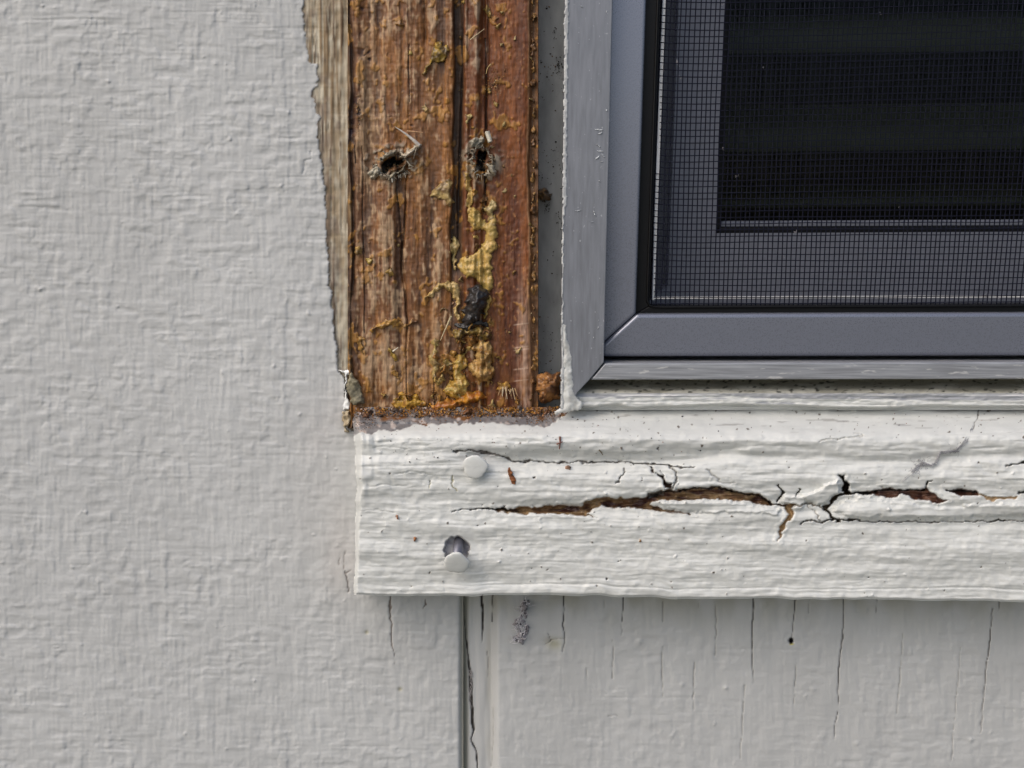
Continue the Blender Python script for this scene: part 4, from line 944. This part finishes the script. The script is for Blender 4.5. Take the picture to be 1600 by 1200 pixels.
chip([(645, 838), (651.5, 839), (649, 848), (646, 846)], 'small triangular brown wood chip left of the lower nail hole', (.36, .14, .05), 3)
chip([(998, 840), (1003, 842), (1002, 848), (997, 848)], 'small pale orange wood chip in the middle of the lower trim face', (.45, .27, .13), 4, .4)
chip([(884, 727), (893, 729), (891, 735), (882, 733)], 'flat crumbly orange chip under the crease of the trim', (.38, .22, .14), 5, .5)
for i, (a, b, wd, c, lab) in enumerate([((875, 682), (874, 702), 1.7, (.15, .05, .03), 'short dark red splinter standing upright on the trim near the window corner'), ((870, 694), (879, 690), 1.3, (.17, .06, .04), 'thin reddish splinter lying across the dark red one on the trim'), ((936, 703), (942, 711), 1.4, (.10, .08, .05), 'thin dark splinter on the trim below the window corner'), ((928+0, 660), (934, 662), .8, (.2, .18, .15), 'tiny grey splinter on the trim top')][:3]):
    h = tface(*a)+.3; o = strands('wood_splinter', [([(a[0], a[1], h), ((a[0]+b[0])/2+.6, (a[1]+b[1])/2, h+.5), (b[0], b[1], h+.1)], wd, wd*.5, c)], M['crumb'])
    tag(o, lab, 'splinter')

# spider cocoon below the trim and cobweb across it
def web_strands(poly, n, h, r, spread, seed, cols, lmin=4, lmax=14):
    q = random.Random(seed); a = np.array(poly); out_ = []
    while len(out_) < n:
        x_ = q.uniform(a[:, 0].min(), a[:, 0].max()); y_ = q.uniform(a[:, 1].min(), a[:, 1].max())
        if not pip(np.array([x_]), np.array([y_]), poly)[0]: continue
        an = q.uniform(0, 6.28); L_ = q.uniform(lmin, lmax); hh = h+q.uniform(0, spread)
        p3 = []
        for t_ in (0, .33, .66, 1): p3.append((x_+L_*t_*math.cos(an), y_+L_*t_*math.sin(an), hh+.5*math.sin(3*t_))); an += q.uniform(-.7, .7)
        out_.append((p3, r*q.uniform(.6, 1.3), r*.4, q.choice(cols)))
    return out_
cpoly = [(818, 936), (827, 936), (828, 955), (824, 966), (827, 985), (822, 996), (818, 1010), (810, 1006), (800, 1001), (808, 985), (801, 975), (804, 968), (812, 962), (809, 950)]
coc = thing('spider_cocoon', 'grey fluffy spider cocoon hanging on the siding just below the trim board', 'cocoon')
patch('silk_body', cpoly, 0.2, 2.0, M['crumb'], coc, (.36, .34, .36), (.10, .09, .10), seed=700, r=4, lump=.6, ragged=1.5)
tag(strands('silk_thread', web_strands(cpoly, 60, 1.8, .9, 1.2, 3, [(.62, .60, .62), (.5, .48, .5)], 5, 16), M['crumb'], coc), kind='stuff')
path = [(1411, 752), (1427, 738), (1436, 726), (1444, 723), (1455, 727), (1463, 723), (1469, 707), (1482, 706), (1495, 704), (1508, 690), (1519, 669)]
ws_ = []
q = random.Random(8)
for k in range(46):
    i = q.randrange(len(path)-2); sp_ = q.uniform(1, 4.5); P3 = []
    for j in range(i, min(i+4, len(path))):
        x_, y_ = path[j][0]+q.gauss(0, sp_*.6), path[j][1]+q.gauss(0, sp_*.6); P3.append((x_, y_, tface(x_, y_)+.35+q.uniform(0, .5)))
    if len(P3) > 1: ws_.append((P3, .28, .2, q.choice([(.30, .30, .32), (.42, .42, .44), (.22, .22, .24)])))
for k in range(60):
    i = q.choice([1, 2, 2, 3, 8]); x_, y_ = path[i][0]+q.gauss(0, 5), path[i][1]+q.gauss(0, 5); a = q.uniform(0, 6.28); L_ = q.uniform(3, 8); h = tface(x_, y_)+.5
    ws_.append(([(x_, y_, h), (x_+L_*.5*math.cos(a), y_+L_*.5*math.sin(a), h+.4), (x_+L_*math.cos(a+.6), y_+L_*math.sin(a+.6), h)], .3, .2, q.choice([(.3, .3, .32), (.2, .2, .22)])))
tag(strands('cobweb', ws_, M['crumb']), 'thin dusty cobweb strung across the white trim at the right', 'cobweb', kind='stuff')
sv = []
q = random.Random(12)
for k in range(26):                                              # dusty threads in the groove crack
    y_ = q.uniform(1045, 1100); x_ = 732+q.uniform(0, 3); a = q.uniform(.6, 2.4); sv.append(([(x_, y_, -2.8), (x_+3, y_+5*math.sin(a), -2.2), (x_+6*abs(math.cos(a)), y_+11*math.sin(a), -2.5)], .3, .2, (.4, .38, .38)))
tag(strands('cobweb', sv, M['crumb']), 'dusty cobweb threads bridging the dark crack in the siding groove', 'cobweb', kind='stuff')
